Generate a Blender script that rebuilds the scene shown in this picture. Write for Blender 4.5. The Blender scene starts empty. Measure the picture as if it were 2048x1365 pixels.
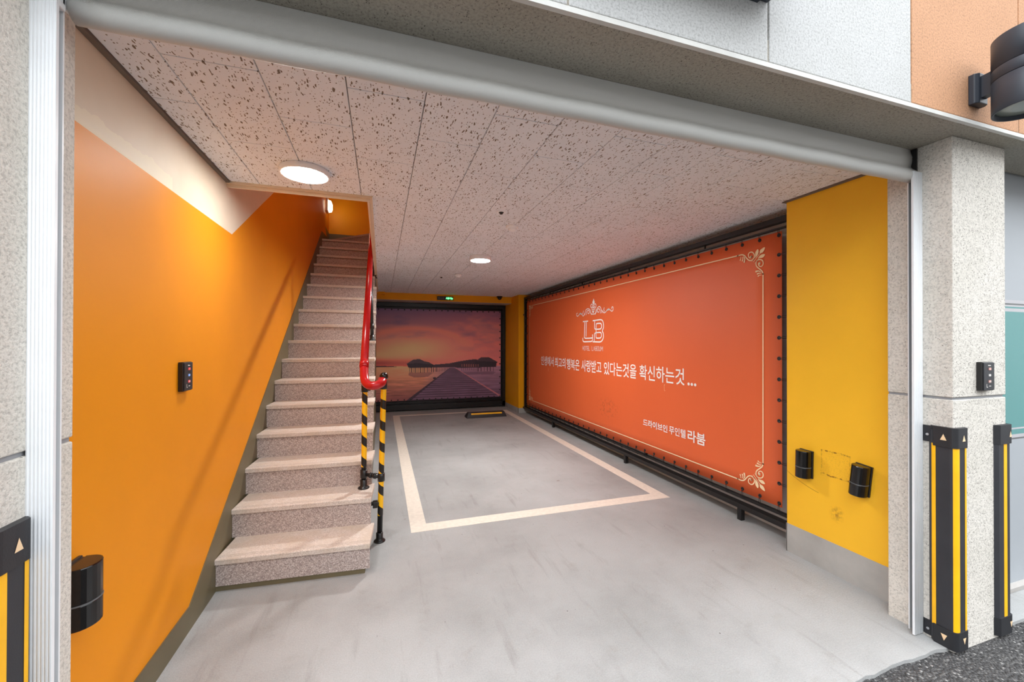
import bpy, bmesh, math, random
import numpy as np
from mathutils import Vector, Matrix
random.seed(7)
S = bpy.context.scene
COL = S.collection

# ------------------------------------------------------------------ camera
CAM_H = 1.45
yaw, pitch, roll, fpx = 0.311921667, 0.00501269, -0.0019683961, 810.23
cy_, sy_ = math.cos(yaw), math.sin(yaw)
fwd = np.array([sy_*math.cos(pitch), cy_*math.cos(pitch), math.sin(pitch)])
rgt = np.array([cy_, -sy_, 0.0])
dwn = np.cross(fwd, rgt)
r2 = math.cos(roll)*rgt + math.sin(roll)*dwn
d2 = -math.sin(roll)*rgt + math.cos(roll)*dwn
cam = bpy.data.cameras.new('camera')
cam.sensor_fit = 'HORIZONTAL'; cam.sensor_width = 36.0
cam.lens = 36.0*fpx/2048.0
cam.clip_start = 0.02
co = bpy.data.objects.new('camera', cam); COL.objects.link(co)
co.matrix_world = Matrix(((r2[0], -d2[0], -fwd[0], 0), (r2[1], -d2[1], -fwd[1], 0), (r2[2], -d2[2], -fwd[2], CAM_H), (0, 0, 0, 1)))
S.camera = co

# ------------------------------------------------------------------ sky, exposure
W = bpy.data.worlds.new('overcast_sky'); S.world = W; W.use_nodes = True
bg = W.node_tree.nodes['Background']
SKY = 5.3
# overcast sky: brightest at the zenith, a third of that at the horizon
_t = W.node_tree
_g = _t.nodes.new('ShaderNodeTexCoord'); _x = _t.nodes.new('ShaderNodeSeparateXYZ'); _t.links.new(_g.outputs['Generated'], _x.inputs[0])
_m = _t.nodes.new('ShaderNodeMath'); _m.operation = 'MULTIPLY_ADD'; _m.use_clamp = True
_m.inputs[1].default_value = 2/3; _m.inputs[2].default_value = 1/3
_t.links.new(_x.outputs[2], _m.inputs[0])
_k = _t.nodes.new('ShaderNodeMath'); _k.operation = 'MULTIPLY'; _k.inputs[1].default_value = SKY
_t.links.new(_m.outputs[0], _k.inputs[0]); _t.links.new(_k.outputs[0], bg.inputs[1])
bg.inputs[0].default_value = (0.93, 0.965, 1.0, 1)
S.view_settings.view_transform = 'Standard'
S.view_settings.look = 'None'
S.view_settings.exposure = 0.16
S.view_settings.gamma = 1.0
S.view_settings.use_curve_mapping = False
S.cycles.diffuse_bounces = 8
S.cycles.max_bounces = 12
LIGHT1, LIGHT2, STAIRLAMP, STAIR_FILL = 88.0, 540.0, 8.0, 75.0

# ------------------------------------------------------------------ material helpers
def srgb(r, g, b):
    f = lambda c: (c/255/12.92 if c/255 <= .04045 else ((c/255+.055)/1.055)**2.4)
    return (f(r), f(g), f(b), 1)

class NT:
    def __init__(s, name):
        s.m = bpy.data.materials.new(name); s.m.use_nodes = True
        s.t = s.m.node_tree; s.n = s.t.nodes
        s.b = s.n['Principled BSDF']
    def new(s, kind, **kw):
        n = s.n.new(kind)
        for k, v in kw.items(): setattr(n, k, v)
        return n
    def link(s, a, b): s.t.links.new(a, b)
    def coord(s, scale=(1, 1, 1), space='Object'):
        if space == 'World':
            src = s.new('ShaderNodeNewGeometry').outputs['Position']
        else:
            src = s.new('ShaderNodeTexCoord').outputs['Object']
        mp = s.new('ShaderNodeMapping'); mp.inputs['Scale'].default_value = scale
        s.link(src, mp.inputs['Vector']); return mp.outputs[0]
    def noise(s, vec, scale, detail=3, rough=.55):
        n = s.new('ShaderNodeTexNoise'); n.inputs['Scale'].default_value = scale
        n.inputs['Detail'].default_value = detail; n.inputs['Roughness'].default_value = rough
        s.link(vec, n.inputs['Vector']); return n.outputs[0]
    def vor(s, vec, scale, out='Distance'):
        n = s.new('ShaderNodeTexVoronoi'); n.inputs['Scale'].default_value = scale
        s.link(vec, n.inputs['Vector']); return n.outputs[out]
    def ramp(s, fac, stops, interp='LINEAR'):
        r = s.new('ShaderNodeValToRGB'); r.color_ramp.interpolation = interp
        e = r.color_ramp.elements
        while len(e) < len(stops): e.new(0.5)
        for i, (p, c) in enumerate(stops):
            e[i].position = p; e[i].color = c if len(c) == 4 else (*c, 1)
        s.link(fac, r.inputs[0]); return r.outputs[0]
    def math(s, op, a, b=None, c=None, clamp=False):
        n = s.new('ShaderNodeMath', operation=op); n.use_clamp = clamp
        for i, x in enumerate((a, b, c)):
            if x is None: continue
            if isinstance(x, (int, float)): n.inputs[i].default_value = x
            else: s.link(x, n.inputs[i])
        return n.outputs[0]
    def mix(s, fac, a, b, blend='MIX'):
        n = s.new('ShaderNodeMix', data_type='RGBA', blend_type=blend)
        for i, x in ((0, fac), (6, a), (7, b)):
            if isinstance(x, (int, float)): n.inputs[i].default_value = x
            elif isinstance(x, tuple): n.inputs[i].default_value = x
            else: s.link(x, n.inputs[i])
        return n.outputs[2]
    def bump(s, h, strength=.3, dist=.01):
        b = s.new('ShaderNodeBump'); b.inputs['Strength'].default_value = strength
        b.inputs['Distance'].default_value = dist
        s.link(h, b.inputs['Height']); s.link(b.outputs[0], s.b.inputs['Normal'])
    def col(s, c):
        if isinstance(c, tuple): s.b.inputs['Base Color'].default_value = c
        else: s.link(c, s.b.inputs['Base Color'])
    def rough(s, r): s.b.inputs['Roughness'].default_value = r
    def metal(s, r): s.b.inputs['Metallic'].default_value = r

def plain(name, c, rough=.5, metal=0, var=.06, scale=9, bump=0, bscale=300, spec=None):
    t = NT(name); v = t.coord(space='World')
    n = t.noise(v, scale, 4)
    d = tuple(x*(1-var*2) for x in c[:3])+(1,); l = tuple(min(1, x*(1+var)) for x in c[:3])+(1,)
    t.col(t.ramp(n, [(.3, d), (.7, l)])); t.rough(rough); t.metal(metal)
    if spec is not None: t.b.inputs['Specular IOR Level'].default_value = spec
    if bump: t.bump(t.noise(v, bscale, 2), bump, .002)
    return t.m

def emit(name, c, strength):
    t = NT(name); t.col((.5*c[0], .5*c[1], .5*c[2], 1))
    t.b.inputs['Emission Color'].default_value = c; t.b.inputs['Emission Strength'].default_value = strength
    return t.m

def stone_coat(name, base, dark, speck=.33, coarse=1.0, rel=.6):
    """sprayed stone-texture coating: fine mottling, dark pits, rough relief"""
    t = NT(name); v = t.coord(space='World')
    n1 = t.noise(v, 120*coarse, 4, .65)
    n2 = t.noise(v, 3.0, 4, .6)
    def pits(sc, amount, k):
        d0 = t.vor(v, sc*coarse); c0 = t.vor(v, sc*coarse, 'Color'); sp = t.new('ShaderNodeSeparateColor'); t.link(c0, sp.inputs[0])
        d0 = t.math('ADD', d0, t.math('MULTIPLY', t.math('SUBTRACT', t.noise(v, sc*2.5, 2), .5), .4))
        return t.math('LESS_THAN', d0, t.math('MULTIPLY', t.math('SUBTRACT', sp.outputs[0], 1-amount), k))
    mask = t.math('MAXIMUM', pits(150, min(.9, speck*2.0), .62), pits(62, speck*.42, 1.5))
    l = tuple(min(1, x*1.10) for x in base[:3])+(1,); d = tuple(x*.74 for x in base[:3])+(1,)
    c = t.ramp(n1, [(.36, d), (.50, base), (.66, l)])
    c = t.mix(t.math('MULTIPLY', mask, .85), c, dark)
    big = t.ramp(n2, [(.3, (.90, .90, .88, 1)), (.7, (1, 1, 1, 1))])
    c = t.mix(1.0, c, big, 'MULTIPLY')
    t.col(c); t.rough(.85)
    t.bump(t.math('SUBTRACT', n1, t.math('MULTIPLY', mask, .4)), rel, .006)
    return t.m

def granite(name, tones, scale=150, rough=.45, grooves=False, dust=None):
    t = NT(name); v = t.coord()
    vc = t.vor(v, scale, 'Color')
    sep = t.new('ShaderNodeSeparateColor'); t.link(vc, sep.inputs[0])
    c = t.ramp(sep.outputs[0], [(i/(len(tones)-1), x) for i, x in enumerate(tones)])
    n = t.noise(v, scale*2.2, 2)
    c = t.mix(.35, c, t.ramp(n, [(.35, tones[0]), (.65, tones[-1])]))
    if dust:
        g = t.noise(t.coord(space='World'), 7, 5, .65)
        c = t.mix(t.ramp(g, [(.38, (.15, .15, .15, 1)), (.66, (.75, .75, .75, 1))]), c, dust)
    if grooves:
        sx = t.new('ShaderNodeSeparateXYZ'); t.link(t.new('ShaderNodeTexCoord').outputs['Object'], sx.inputs[0])
        y = sx.outputs[1]
        inb = t.math('MULTIPLY', t.math('GREATER_THAN', y, .022), t.math('LESS_THAN', y, .058))
        w = t.math('MULTIPLY', t.math('GREATER_THAN', t.math('SINE', t.math('MULTIPLY', y, 520)), .55), inb)
        top = t.math('GREATER_THAN', sx.outputs[2], -.004)
        w = t.math('MULTIPLY', w, top)
        c = t.mix(t.math('MULTIPLY', w, .45), c, srgb(110, 98, 88))
        t.bump(w, -.6, .003)
    t.col(c); t.rough(rough)
    return t.m

# ---- the materials
M = {}
M['facade_white'] = stone_coat('white_stone_coat', srgb(197, 198, 198), srgb(106, 108, 110), .16, 1.0, .25)
M['facade_peach'] = stone_coat('peach_stone_coat', srgb(200, 151, 115), srgb(134, 92, 62), .14, 1.0, .3)
M['pillar_stone'] = stone_coat('beige_stone_coat', srgb(213, 208, 200), srgb(84, 77, 68), .30, .9)
M['soffit_stone'] = stone_coat('grey_stone_coat', srgb(172, 166, 154), srgb(88, 82, 74), .26, .9)
M['joint_grey'] = plain('joint_sealant', srgb(150, 152, 156), .7)
M['joint_beige'] = plain('beige_sealant', srgb(190, 178, 150), .7)
M['edge_white'] = plain('white_drip_edge', srgb(214, 214, 210), .6, bump=.3)
M['steel_white'] = plain('white_painted_aluminium', srgb(228, 231, 234), .35, var=.02)
M['steel_grey'] = plain('grey_seal', srgb(96, 98, 100), .6)
M['white_plastic'] = plain('white_plastic', srgb(242, 243, 246), .4, var=.02)
M['lamp_black'] = plain('anthracite_coating', srgb(48, 54, 64), .42, var=.04)
M['black_gloss'] = plain('gloss_black_plastic', srgb(16, 14, 14), .12, var=.02)
M['black_satin'] = plain('satin_black', srgb(27, 26, 26), .35, var=.1)
M['black_frame'] = plain('black_frame_paint', srgb(24, 23, 24), .38, var=.15)
M['black_rubber'] = plain('black_rubber', srgb(46, 47, 52), .55, var=.08, bump=.15)
M['rubber_cap'] = plain('rubber_cap', srgb(36, 37, 41), .5, var=.08, bump=.2)
M['yellow_strip'] = plain('yellow_reflective', srgb(250, 186, 12), .45, var=.05)
M['reflector'] = plain('pearl_reflector', srgb(244, 212, 170), .3, var=.05)
M['screw'] = plain('steel_screw', srgb(200, 205, 210), .3, metal=.8)
M['red_rail'] = plain('red_pvc_rail', srgb(190, 24, 30), .22, var=.04)
M['tape_yellow'] = plain('yellow_tape', srgb(250, 190, 8), .4)
M['trim_beige'] = plain('beige_moulding', srgb(226, 202, 172), .45, var=.03)
M['trim_dark'] = plain('grey_moulding', srgb(112, 100, 90), .6)
M['baseboard_olive'] = plain('olive_skirting', srgb(104, 95, 70), .45, var=.05, scale=5)
M['baseboard_grey'] = plain('grey_skirting', srgb(168, 166, 162), .55, var=.07, scale=6)
M['plain_grey'] = plain('grey_wall_paint', srgb(176, 172, 168), .8)
M['orange_wall'] = None
M['bright'] = emit('lamp_diffuser', (1.0, .99, .97, 1), LIGHT1)
M['bright2'] = emit('lamp_diffuser_deep', (1.0, .99, .97, 1), LIGHT2)
M['stairlamp'] = emit('stair_lamp_diffuser', (1.0, .86, .66, 1), STAIRLAMP)
M['led_green'] = emit('green_led', (.12, 1.0, .25, 1), 5.0)
M['led_off'] = plain('unlit_led', srgb(128, 122, 126), .5)
M['print_white'] = plain('white_print', srgb(244, 242, 240), .6, var=.01)
M['print_cream'] = plain('cream_print', srgb(246, 222, 178), .6, var=.01)
M['icon_red'] = emit('red_key', (1, .12, .12, 1), .55)
M['icon_blue'] = emit('blue_key', (.3, .5, 1, 1), .5)
M['icon_white'] = plain('white_key', srgb(220, 215, 210), .5)
M['icon_pink'] = plain('pale_red_key', srgb(226, 170, 160), .5)
M['lens_glass'] = plain('frosted_lens', srgb(150, 158, 152), .2)

def wall_paint(name, base, rough=.38, scuff=False):
    t = NT(name); v = t.coord(space='World')
    n = t.noise(v, 1.3, 5, .6)
    d = tuple(x*.93 for x in base[:3])+(1,)
    c = t.ramp(n, [(.35, d), (.65, base)])
    if scuff:
        g = t.new('ShaderNodeNewGeometry'); sx = t.new('ShaderNodeSeparateXYZ'); t.link(g.outputs['Position'], sx.inputs[0])
        y, z = sx.outputs[1], sx.outputs[2]
        w = t.math('MULTIPLY', t.math('SUBTRACT', t.noise(v, 9, 3), .5), .03)
        yy = t.math('ADD', y, w); zz = t.math('ADD', z, w)
        def near(a, p, wd): return t.math('LESS_THAN', t.math('ABSOLUTE', t.math('SUBTRACT', a, p)), wd)
        iny = t.math('MULTIPLY', t.math('GREATER_THAN', y, 1.71), t.math('LESS_THAN', y, 1.885))
        inz = t.math('MULTIPLY', t.math('GREATER_THAN', z, .60), t.math('LESS_THAN', z, .76))
        e = t.math('ADD', t.math('MULTIPLY', near(zz, .762, .004), iny), t.math('MULTIPLY', near(zz, .612, .004), iny))
        e2 = t.math('ADD', t.math('MULTIPLY', near(yy, 1.715, .004), inz), t.math('MULTIPLY', near(yy, 1.882, .004), inz))
        e = t.math('ADD', e, t.math('MULTIPLY', e2, .35), clamp=True)
        br = t.ramp(t.noise(v, 60, 3), [(.40, (0, 0, 0, 1)), (.60, (1, 1, 1, 1))])
        e = t.math('MULTIPLY', e, br)
        inside = t.math('MULTIPLY', t.math('MULTIPLY', iny, inz), t.ramp(t.noise(v, 160, 3), [(.5, (0, 0, 0, 1)), (.75, (.5, .5, .5, 1))]))
        # faint smudge lower down
        dy = t.math('DIVIDE', t.math('SUBTRACT', y, 1.79), .05); dz = t.math('DIVIDE', t.math('SUBTRACT', z, .385), .06)
        r = t.math('SQRT', t.math('ADD', t.math('POWER', dy, 2), t.math('POWER', dz, 2)))
        sm = t.math('MULTIPLY', t.math('SUBTRACT', 1.0, r, clamp=True), t.ramp(t.noise(v, 45, 4), [(.4, (0, 0, 0, 1)), (.62, (.7, .7, .7, 1))]))
        # long thin arc scrape
        arc = t.math('ADD', .47, t.math('MULTIPLY', t.math('POWER', t.math('SUBTRACT', y, 1.80), 2), .9))
        ar = t.math('MULTIPLY', near(z, arc, .0022), t.math('GREATER_THAN', y, 1.9))
        tot = t.math('ADD', t.math('ADD', t.math('MULTIPLY', e, .8), t.math('MULTIPLY', inside, .5)), t.math('ADD', sm, t.math('MULTIPLY', ar, .5)), clamp=True)
        c = t.mix(tot, c, srgb(104, 52, 28))
    t.col(c); t.rough(rough)
    t.b.inputs['Specular IOR Level'].default_value = .22
    t.bump(t.noise(v, 260, 3), .08, .002)
    return t.m
M['orange_wall'] = wall_paint('orange_wall_paint', srgb(228, 143, 15), .5)
M['yellow_wall'] = wall_paint('yellow_wall_paint', srgb(248, 190, 48), .42, scuff=True)
M['amber_wall'] = wall_paint('amber_wall_paint', srgb(240, 164, 12), .5)

def cream_wall():
    t = NT('cream_wall_paint'); v = t.coord(space='World')
    n = t.noise(v, 2, 4)
    c = t.ramp(n, [(.3, srgb(210, 196, 174)), (.7, srgb(224, 212, 192))])
    g = t.new('ShaderNodeNewGeometry'); sx = t.new('ShaderNodeSeparateXYZ'); t.link(g.outputs['Position'], sx.inputs[0])
    edge = t.math('ADD', 2.215, t.math('MULTIPLY', t.math('SUBTRACT', t.noise(v, 5, 4), .5), .18))
    m = t.math('MULTIPLY', t.math('LESS_THAN', sx.outputs[2], edge), t.math('LESS_THAN', sx.outputs[1], 2.25))
    c = t.mix(t.math('MULTIPLY', m, .8), c, srgb(226, 216, 190))
    t.col(c); t.rough(.6); t.bump(t.noise(v, 200, 3), .06, .002); return t.m
M['cream_wall'] = cream_wall()

def floor_mat():
    t = NT('grey_floor_coating'); v = t.coord(space='World')
    n = t.noise(v, .9, 6, .62); n2 = t.noise(v, 7, 5, .65); n3 = t.noise(v, 420, 2)
    c = t.ramp(n, [(.30, srgb(152, 153, 152)), (.52, srgb(172, 173, 173)), (.75, srgb(184, 186, 187))])
    st = t.ramp(n2, [(.26, (.80, .77, .72, 1)), (.42, (1, 1, 1, 1))])
    c = t.mix(.5, c, st, 'MULTIPLY')
    vd = t.vor(v, 4.5); vc = t.vor(v, 4.5, 'Color'); sep = t.new('ShaderNodeSeparateColor'); t.link(vc, sep.inputs[0])
    wob = t.math('ADD', vd, t.math('MULTIPLY', t.math('SUBTRACT', t.noise(v, 40, 3), .5), .10))
    spot = t.math('LESS_THAN', wob, t.math('MULTIPLY', t.math('SUBTRACT', sep.outputs[0], .72), .28))
    c = t.mix(t.math('MULTIPLY', spot, .45), c, srgb(120, 98, 74))
    vd2 = t.vor(v, 26); vc2 = t.vor(v, 26, 'Color'); sep2 = t.new('ShaderNodeSeparateColor'); t.link(vc2, sep2.inputs[0])
    dots = t.math('LESS_THAN', vd2, t.math('MULTIPLY', t.math('SUBTRACT', sep2.outputs[1], .93), 1.6))
    c = t.mix(t.math('MULTIPLY', dots, .8), c, srgb(70, 62, 54))
    # rubber streaks left by tyres, stretched along the driving direction
    vs = t.coord((9, 1.1, 1), 'World')
    sk = t.ramp(t.noise(vs, 1.6, 5, .6), [(.58, (0, 0, 0, 1)), (.78, (.38, .38, .38, 1))])
    c = t.mix(sk, c, srgb(118, 112, 106))
    fine = t.ramp(t.math('MULTIPLY_ADD', n3, .5, t.math('MULTIPLY', t.noise(v, 150, 3), .5)), [(.38, (.82, .82, .81, 1)), (.60, (1, 1, 1, 1))])
    c = t.mix(1.0, c, fine, 'MULTIPLY')
    t.col(c); t.rough(.62); t.b.inputs['Specular IOR Level'].default_value = .3
    t.bump(t.math('ADD', t.noise(v, 330, 2), t.math('MULTIPLY', t.noise(v, 90, 3), .8)), .55, .004)
    return t.m
M['floor'] = floor_mat()
M['floor_line'] = plain('road_marking_paint', srgb(226, 217, 204), .6, var=.05, scale=30, bump=.25, bscale=330)

def asphalt():
    t = NT('asphalt'); v = t.coord(space='World')
    vc = t.vor(v, 95, 'Color'); vd = t.vor(v, 95)
    sep = t.new('ShaderNodeSeparateColor'); t.link(vc, sep.inputs[0])
    c = t.ramp(sep.outputs[0], [(0, srgb(58, 57, 58)), (.6, srgb(96, 95, 95)), (.93, srgb(130, 128, 126)), (1, srgb(200, 198, 196))])
    c = t.mix(t.math('MULTIPLY', vd, 1.1, clamp=True), c, srgb(44, 43, 44))
    t.col(c); t.rough(.8)
    t.bump(t.math('ADD', t.math('MULTIPLY', vd, -1.0), t.noise(v, 25, 4)), 1.0, .012)
    return t.m
M['asphalt'] = asphalt()

def tile_mat():
    t = NT('mineral_fibre_tile')
    v = t.coord((1, .55, 1), 'World')
    nd = t.new('ShaderNodeTexNoise'); nd.inputs['Scale'].default_value = 45; nd.inputs['Detail'].default_value = 2
    t.link(v, nd.inputs['Vector'])
    mixv = t.new('ShaderNodeVectorMath', operation='MULTIPLY_ADD')
    t.link(nd.outputs['Color'], mixv.inputs[0]); mixv.inputs[1].default_value = (.020, .020, 0); t.link(v, mixv.inputs[2])
    def marks(vec, scale, thr, k):
        d = t.vor(vec, scale); cc = t.vor(vec, scale, 'Color')
        sp = t.new('ShaderNodeSeparateColor'); t.link(cc, sp.inputs[0])
        r = t.math('MULTIPLY', t.math('SUBTRACT', sp.outputs[0], thr), k)
        return t.math('LESS_THAN', d, r)
    v2 = t.coord((1.5, .40, 1), 'World')
    mixv2 = t.new('ShaderNodeVectorMath', operation='MULTIPLY_ADD')
    t.link(nd.outputs['Color'], mixv2.inputs[0]); mixv2.inputs[1].default_value = (.030, .012, 0); t.link(v2, mixv2.inputs[2])
    long_ = marks(mixv2.outputs[0], 66, .08, .40)
    dots = marks(t.coord((1, .8, 1), 'World'), 95, .15, .36)
    mask = t.math('MAXIMUM', long_, dots)
    base = t.ramp(t.noise(t.coord(space='World'), 2.5, 3), [(.3, srgb(228, 233, 240)), (.7, srgb(234, 239, 246))])
    c = t.mix(t.math('MULTIPLY', mask, .92), base, srgb(104, 84, 64))
    t.col(c); t.rough(.9); t.bump(mask, -.6, .004)
    return t.m
M['tile'] = tile_mat()

def fabric(name, c, alt=None, bands=None):
    t = NT(name); v = t.coord(space='World')
    sx = t.new('ShaderNodeSeparateXYZ'); t.link(v, sx.inputs[0])
    a = t.math('SINE', t.math('MULTIPLY', sx.outputs[0], 1900)); b = t.math('SINE', t.math('MULTIPLY', t.math('SUBTRACT', sx.outputs[2], sx.outputs[1]), 1900))
    w = t.math('MULTIPLY', a, b)
    base = c
    if bands:
        r = t.math('DIVIDE', sx.outputs[2], 2.5)
        base = t.ramp(r, [(p/2.5, q) for p, q in bands], 'CONSTANT')
    c2 = t.mix(t.ramp(w, [(0, (.30, .30, .30, 1)), (.5, (0, 0, 0, 1))]), base, (.16, .165, .165, 1))
    t.col(c2); t.rough(.45); t.bump(w, .25, .001)
    return t.m
M['curtain'] = fabric('grey_mesh_curtain', srgb(214, 214, 210))
TEAL = srgb(80, 152, 150); PALE = srgb(196, 194, 198); GR = srgb(176, 182, 188)
M['curtain_band'] = fabric('grey_curtain_with_teal_band', GR, bands=[(0, GR), (.885, srgb(96, 98, 100)), (.893, PALE), (.917, TEAL), (.940, PALE), (.957, TEAL), (1.640, PALE), (1.652, TEAL), (1.668, PALE), (1.675, srgb(90, 92, 92)), (1.688, PALE), (1.700, GR)])
def sheet(name, c):
    t = NT(name); v = t.coord(space='World')
    n = t.noise(v, 1.1, 3)
    d = tuple(x*.96 for x in c[:3])+(1,)
    cc = t.ramp(n, [(.35, d), (.65, c)])
    # faint grime where a car brushed it, low in the middle
    g = t.new('ShaderNodeNewGeometry'); sx = t.new('ShaderNodeSeparateXYZ'); t.link(g.outputs['Position'], sx.inputs[0])
    dy = t.math('DIVIDE', t.math('SUBTRACT', sx.outputs[1], 4.7), .35); dz = t.math('DIVIDE', t.math('SUBTRACT', sx.outputs[2], .60), .16)
    r = t.math('SQRT', t.math('ADD', t.math('POWER', dy, 2), t.math('POWER', dz, 2)))
    sm = t.math('MULTIPLY', t.math('SUBTRACT', 1.0, r, clamp=True), t.ramp(t.noise(v, 28, 5), [(.48, (0, 0, 0, 1)), (.66, (.6, .6, .6, 1))]))
    cc = t.mix(sm, cc, srgb(140, 66, 36))
    t.col(cc); t.rough(.55); t.bump(t.noise(v, 6, 3), .05, .01)
    return t.m
M['banner'] = sheet('orange_banner_print', srgb(228, 103, 53))
def poster_mat():
    t = NT('sunset_print'); a = t.new('ShaderNodeAttribute'); a.attribute_name = 'print'
    t.col(a.outputs['Color']); t.rough(.55); return t.m
M['poster'] = poster_mat()
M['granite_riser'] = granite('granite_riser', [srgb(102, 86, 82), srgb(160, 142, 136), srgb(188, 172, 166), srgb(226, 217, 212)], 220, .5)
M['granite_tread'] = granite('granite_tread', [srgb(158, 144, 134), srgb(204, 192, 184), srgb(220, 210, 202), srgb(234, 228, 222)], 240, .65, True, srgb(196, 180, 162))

# ------------------------------------------------------------------ mesh helpers
WO = {}
class MB:
    def __init__(s): s.v = []; s.f = []; s.sm = []; s.mi = []
    def add(s, V, F, smooth=False, mi=0):
        o = len(s.v); s.v += [tuple(p) for p in V]
        for f in F: s.f.append(tuple(i+o for i in f)); s.sm.append(smooth); s.mi.append(mi)
        return s
    def box(s, x0, x1, y0, y1, z0, z1, mi=0):
        V = [(x0, y0, z0), (x1, y0, z0), (x1, y1, z0), (x0, y1, z0), (x0, y0, z1), (x1, y0, z1), (x1, y1, z1), (x0, y1, z1)]
        return s.add(V, [(0, 3, 2, 1), (4, 5, 6, 7), (0, 1, 5, 4), (1, 2, 6, 5), (2, 3, 7, 6), (3, 0, 4, 7)], mi=mi)
    def prism(s, poly, a0, a1, axis, mi=0, smooth=False):
        """extrude a 2D polygon: axis 'x' -> poly is (y,z); 'y' -> (x,z); 'z' -> (x,y)"""
        n = len(poly)
        def P(p, a): return {'x': (a, p[0], p[1]), 'y': (p[0], a, p[1]), 'z': (p[0], p[1], a)}[axis]
        V = [P(p, a0) for p in poly]+[P(p, a1) for p in poly]
        s.add(V, [tuple(range(n)), tuple(range(2*n-1, n-1, -1))], mi=mi)
        o = len(s.v)-2*n
        for i in range(n):
            j = (i+1) % n
            s.f.append((o+i, o+n+i, o+n+j, o+j)); s.sm.append(smooth); s.mi.append(mi)
        return s
    def cyl(s, p0, p1, r0, r1=None, n=20, cap=True):
        r1 = r0 if r1 is None else r1
        p0, p1 = Vector(p0), Vector(p1); d = (p1-p0).normalized()
        a = d.orthogonal().normalized(); b = d.cross(a)
        V = []
        for p, r in ((p0, r0), (p1, r1)):
            for i in range(n):
                t = 2*math.pi*i/n; V.append(p+a*math.cos(t)*r+b*math.sin(t)*r)
        o = len(s.v); s.v += [tuple(x) for x in V]
        for i in range(n):
            j = (i+1) % n; s.f.append((o+i, o+j, o+n+j, o+n+i)); s.sm.append(True); s.mi.append(0)
        if cap:
            s.f.append(tuple(o+i for i in range(n-1, -1, -1))); s.sm.append(False); s.mi.append(0)
            s.f.append(tuple(o+n+i for i in range(n))); s.sm.append(False); s.mi.append(0)
        return s
    def tube(s, pts, r, n=14):
        pts = [Vector(p) for p in pts]; rings = []
        t0 = (pts[1]-pts[0]).normalized(); a = t0.orthogonal().normalized()
        o = len(s.v)
        for i, p in enumerate(pts):
            t = (pts[min(i+1, len(pts)-1)]-pts[max(i-1, 0)]).normalized()
            a = (a-t*a.dot(t)).normalized(); b = t.cross(a)
            rr = r[i] if isinstance(r, (list, tuple)) else r
            for k in range(n):
                q = 2*math.pi*k/n; s.v.append(tuple(p+a*math.cos(q)*rr+b*math.sin(q)*rr))
        for i in range(len(pts)-1):
            for k in range(n):
                j = (k+1) % n
                s.f.append((o+i*n+k, o+i*n+j, o+(i+1)*n+j, o+(i+1)*n+k)); s.sm.append(True); s.mi.append(0)
        s.f.append(tuple(o+k for k in range(n-1, -1, -1))); s.sm.append(False); s.mi.append(0)
        e = o+(len(pts)-1)*n
        s.f.append(tuple(e+k for k in range(n))); s.sm.append(False); s.mi.append(0)
        return s
    def lathe(s, prof, c, axis='z', n=28, sign=1):
        """prof: list of (radius, height) from centre c along axis"""
        o = len(s.v); c = Vector(c)
        for r, h in prof:
            for k in range(n):
                q = 2*math.pi*k/n; u, w = r*math.cos(q), r*math.sin(q)
                d = {'z': (u, w, h), 'y': (u, h, w), 'x': (h, u, w)}[axis]
                s.v.append((c.x+d[0], c.y+d[1], c.z+d[2]))
        for i in range(len(prof)-1):
            for k in range(n):
                j = (k+1) % n
                s.f.append((o+i*n+k, o+i*n+j, o+(i+1)*n+j, o+(i+1)*n+k)); s.sm.append(True); s.mi.append(0)
        s.f.append(tuple(o+k for k in range(n))); s.sm.append(False); s.mi.append(0)
        e = o+(len(prof)-1)*n
        s.f.append(tuple(e+k for k in range(n))); s.sm.append(False); s.mi.append(0)
        return s
    def sphere(s, c, r, n=16, m=10, sc=(1, 1, 1)):
        prof = [(max(1e-4, r*math.sin(math.pi*i/m)), -r*math.cos(math.pi*i/m)) for i in range(m+1)]
        k0 = len(s.v); s.lathe(prof, c, 'z', n)
        for i in range(k0, len(s.v)):
            v = s.v[i]; s.v[i] = tuple(c[k]+(v[k]-c[k])*sc[k] for k in range(3))
        return s

def mesh_of(mb, mats, origin):
    me = bpy.data.meshes.new('m')
    o = origin
    me.from_pydata([(p[0]-o[0], p[1]-o[1], p[2]-o[2]) for p in mb.v], [], mb.f)
    for m in mats: me.materials.append(m)
    me.polygons.foreach_set('use_smooth', mb.sm)
    me.polygons.foreach_set('material_index', mb.mi)
    bm = bmesh.new(); bm.from_mesh(me); bmesh.ops.recalc_face_normals(bm, faces=bm.faces[:]); bm.to_mesh(me); bm.free()
    me.update(); return me

def ob(name, mb, mat, parent=None, origin=None, bevel=0, label=None):
    """one mesh object; mb in world coordinates (or an existing mesh), origin = its world origin"""
    mats = mat if isinstance(mat, (list, tuple)) else [mat]
    pw = WO[parent.name] if parent else (0, 0, 0)
    if origin is None: origin = pw
    me = mb if isinstance(mb, bpy.types.Mesh) else mesh_of(mb, mats, origin)
    o = bpy.data.objects.new(name, me); COL.objects.link(o)
    me.name = o.name
    o.location = tuple(origin[i]-pw[i] for i in range(3))
    if parent: o.parent = parent
    WO[o.name] = tuple(origin)
    if bevel:
        b = o.modifiers.new('bevel', 'BEVEL'); b.width = bevel; b.segments = 2; b.limit_method = 'ANGLE'; b.angle_limit = math.radians(40)
    if label: o['label'] = label
    return o

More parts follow.
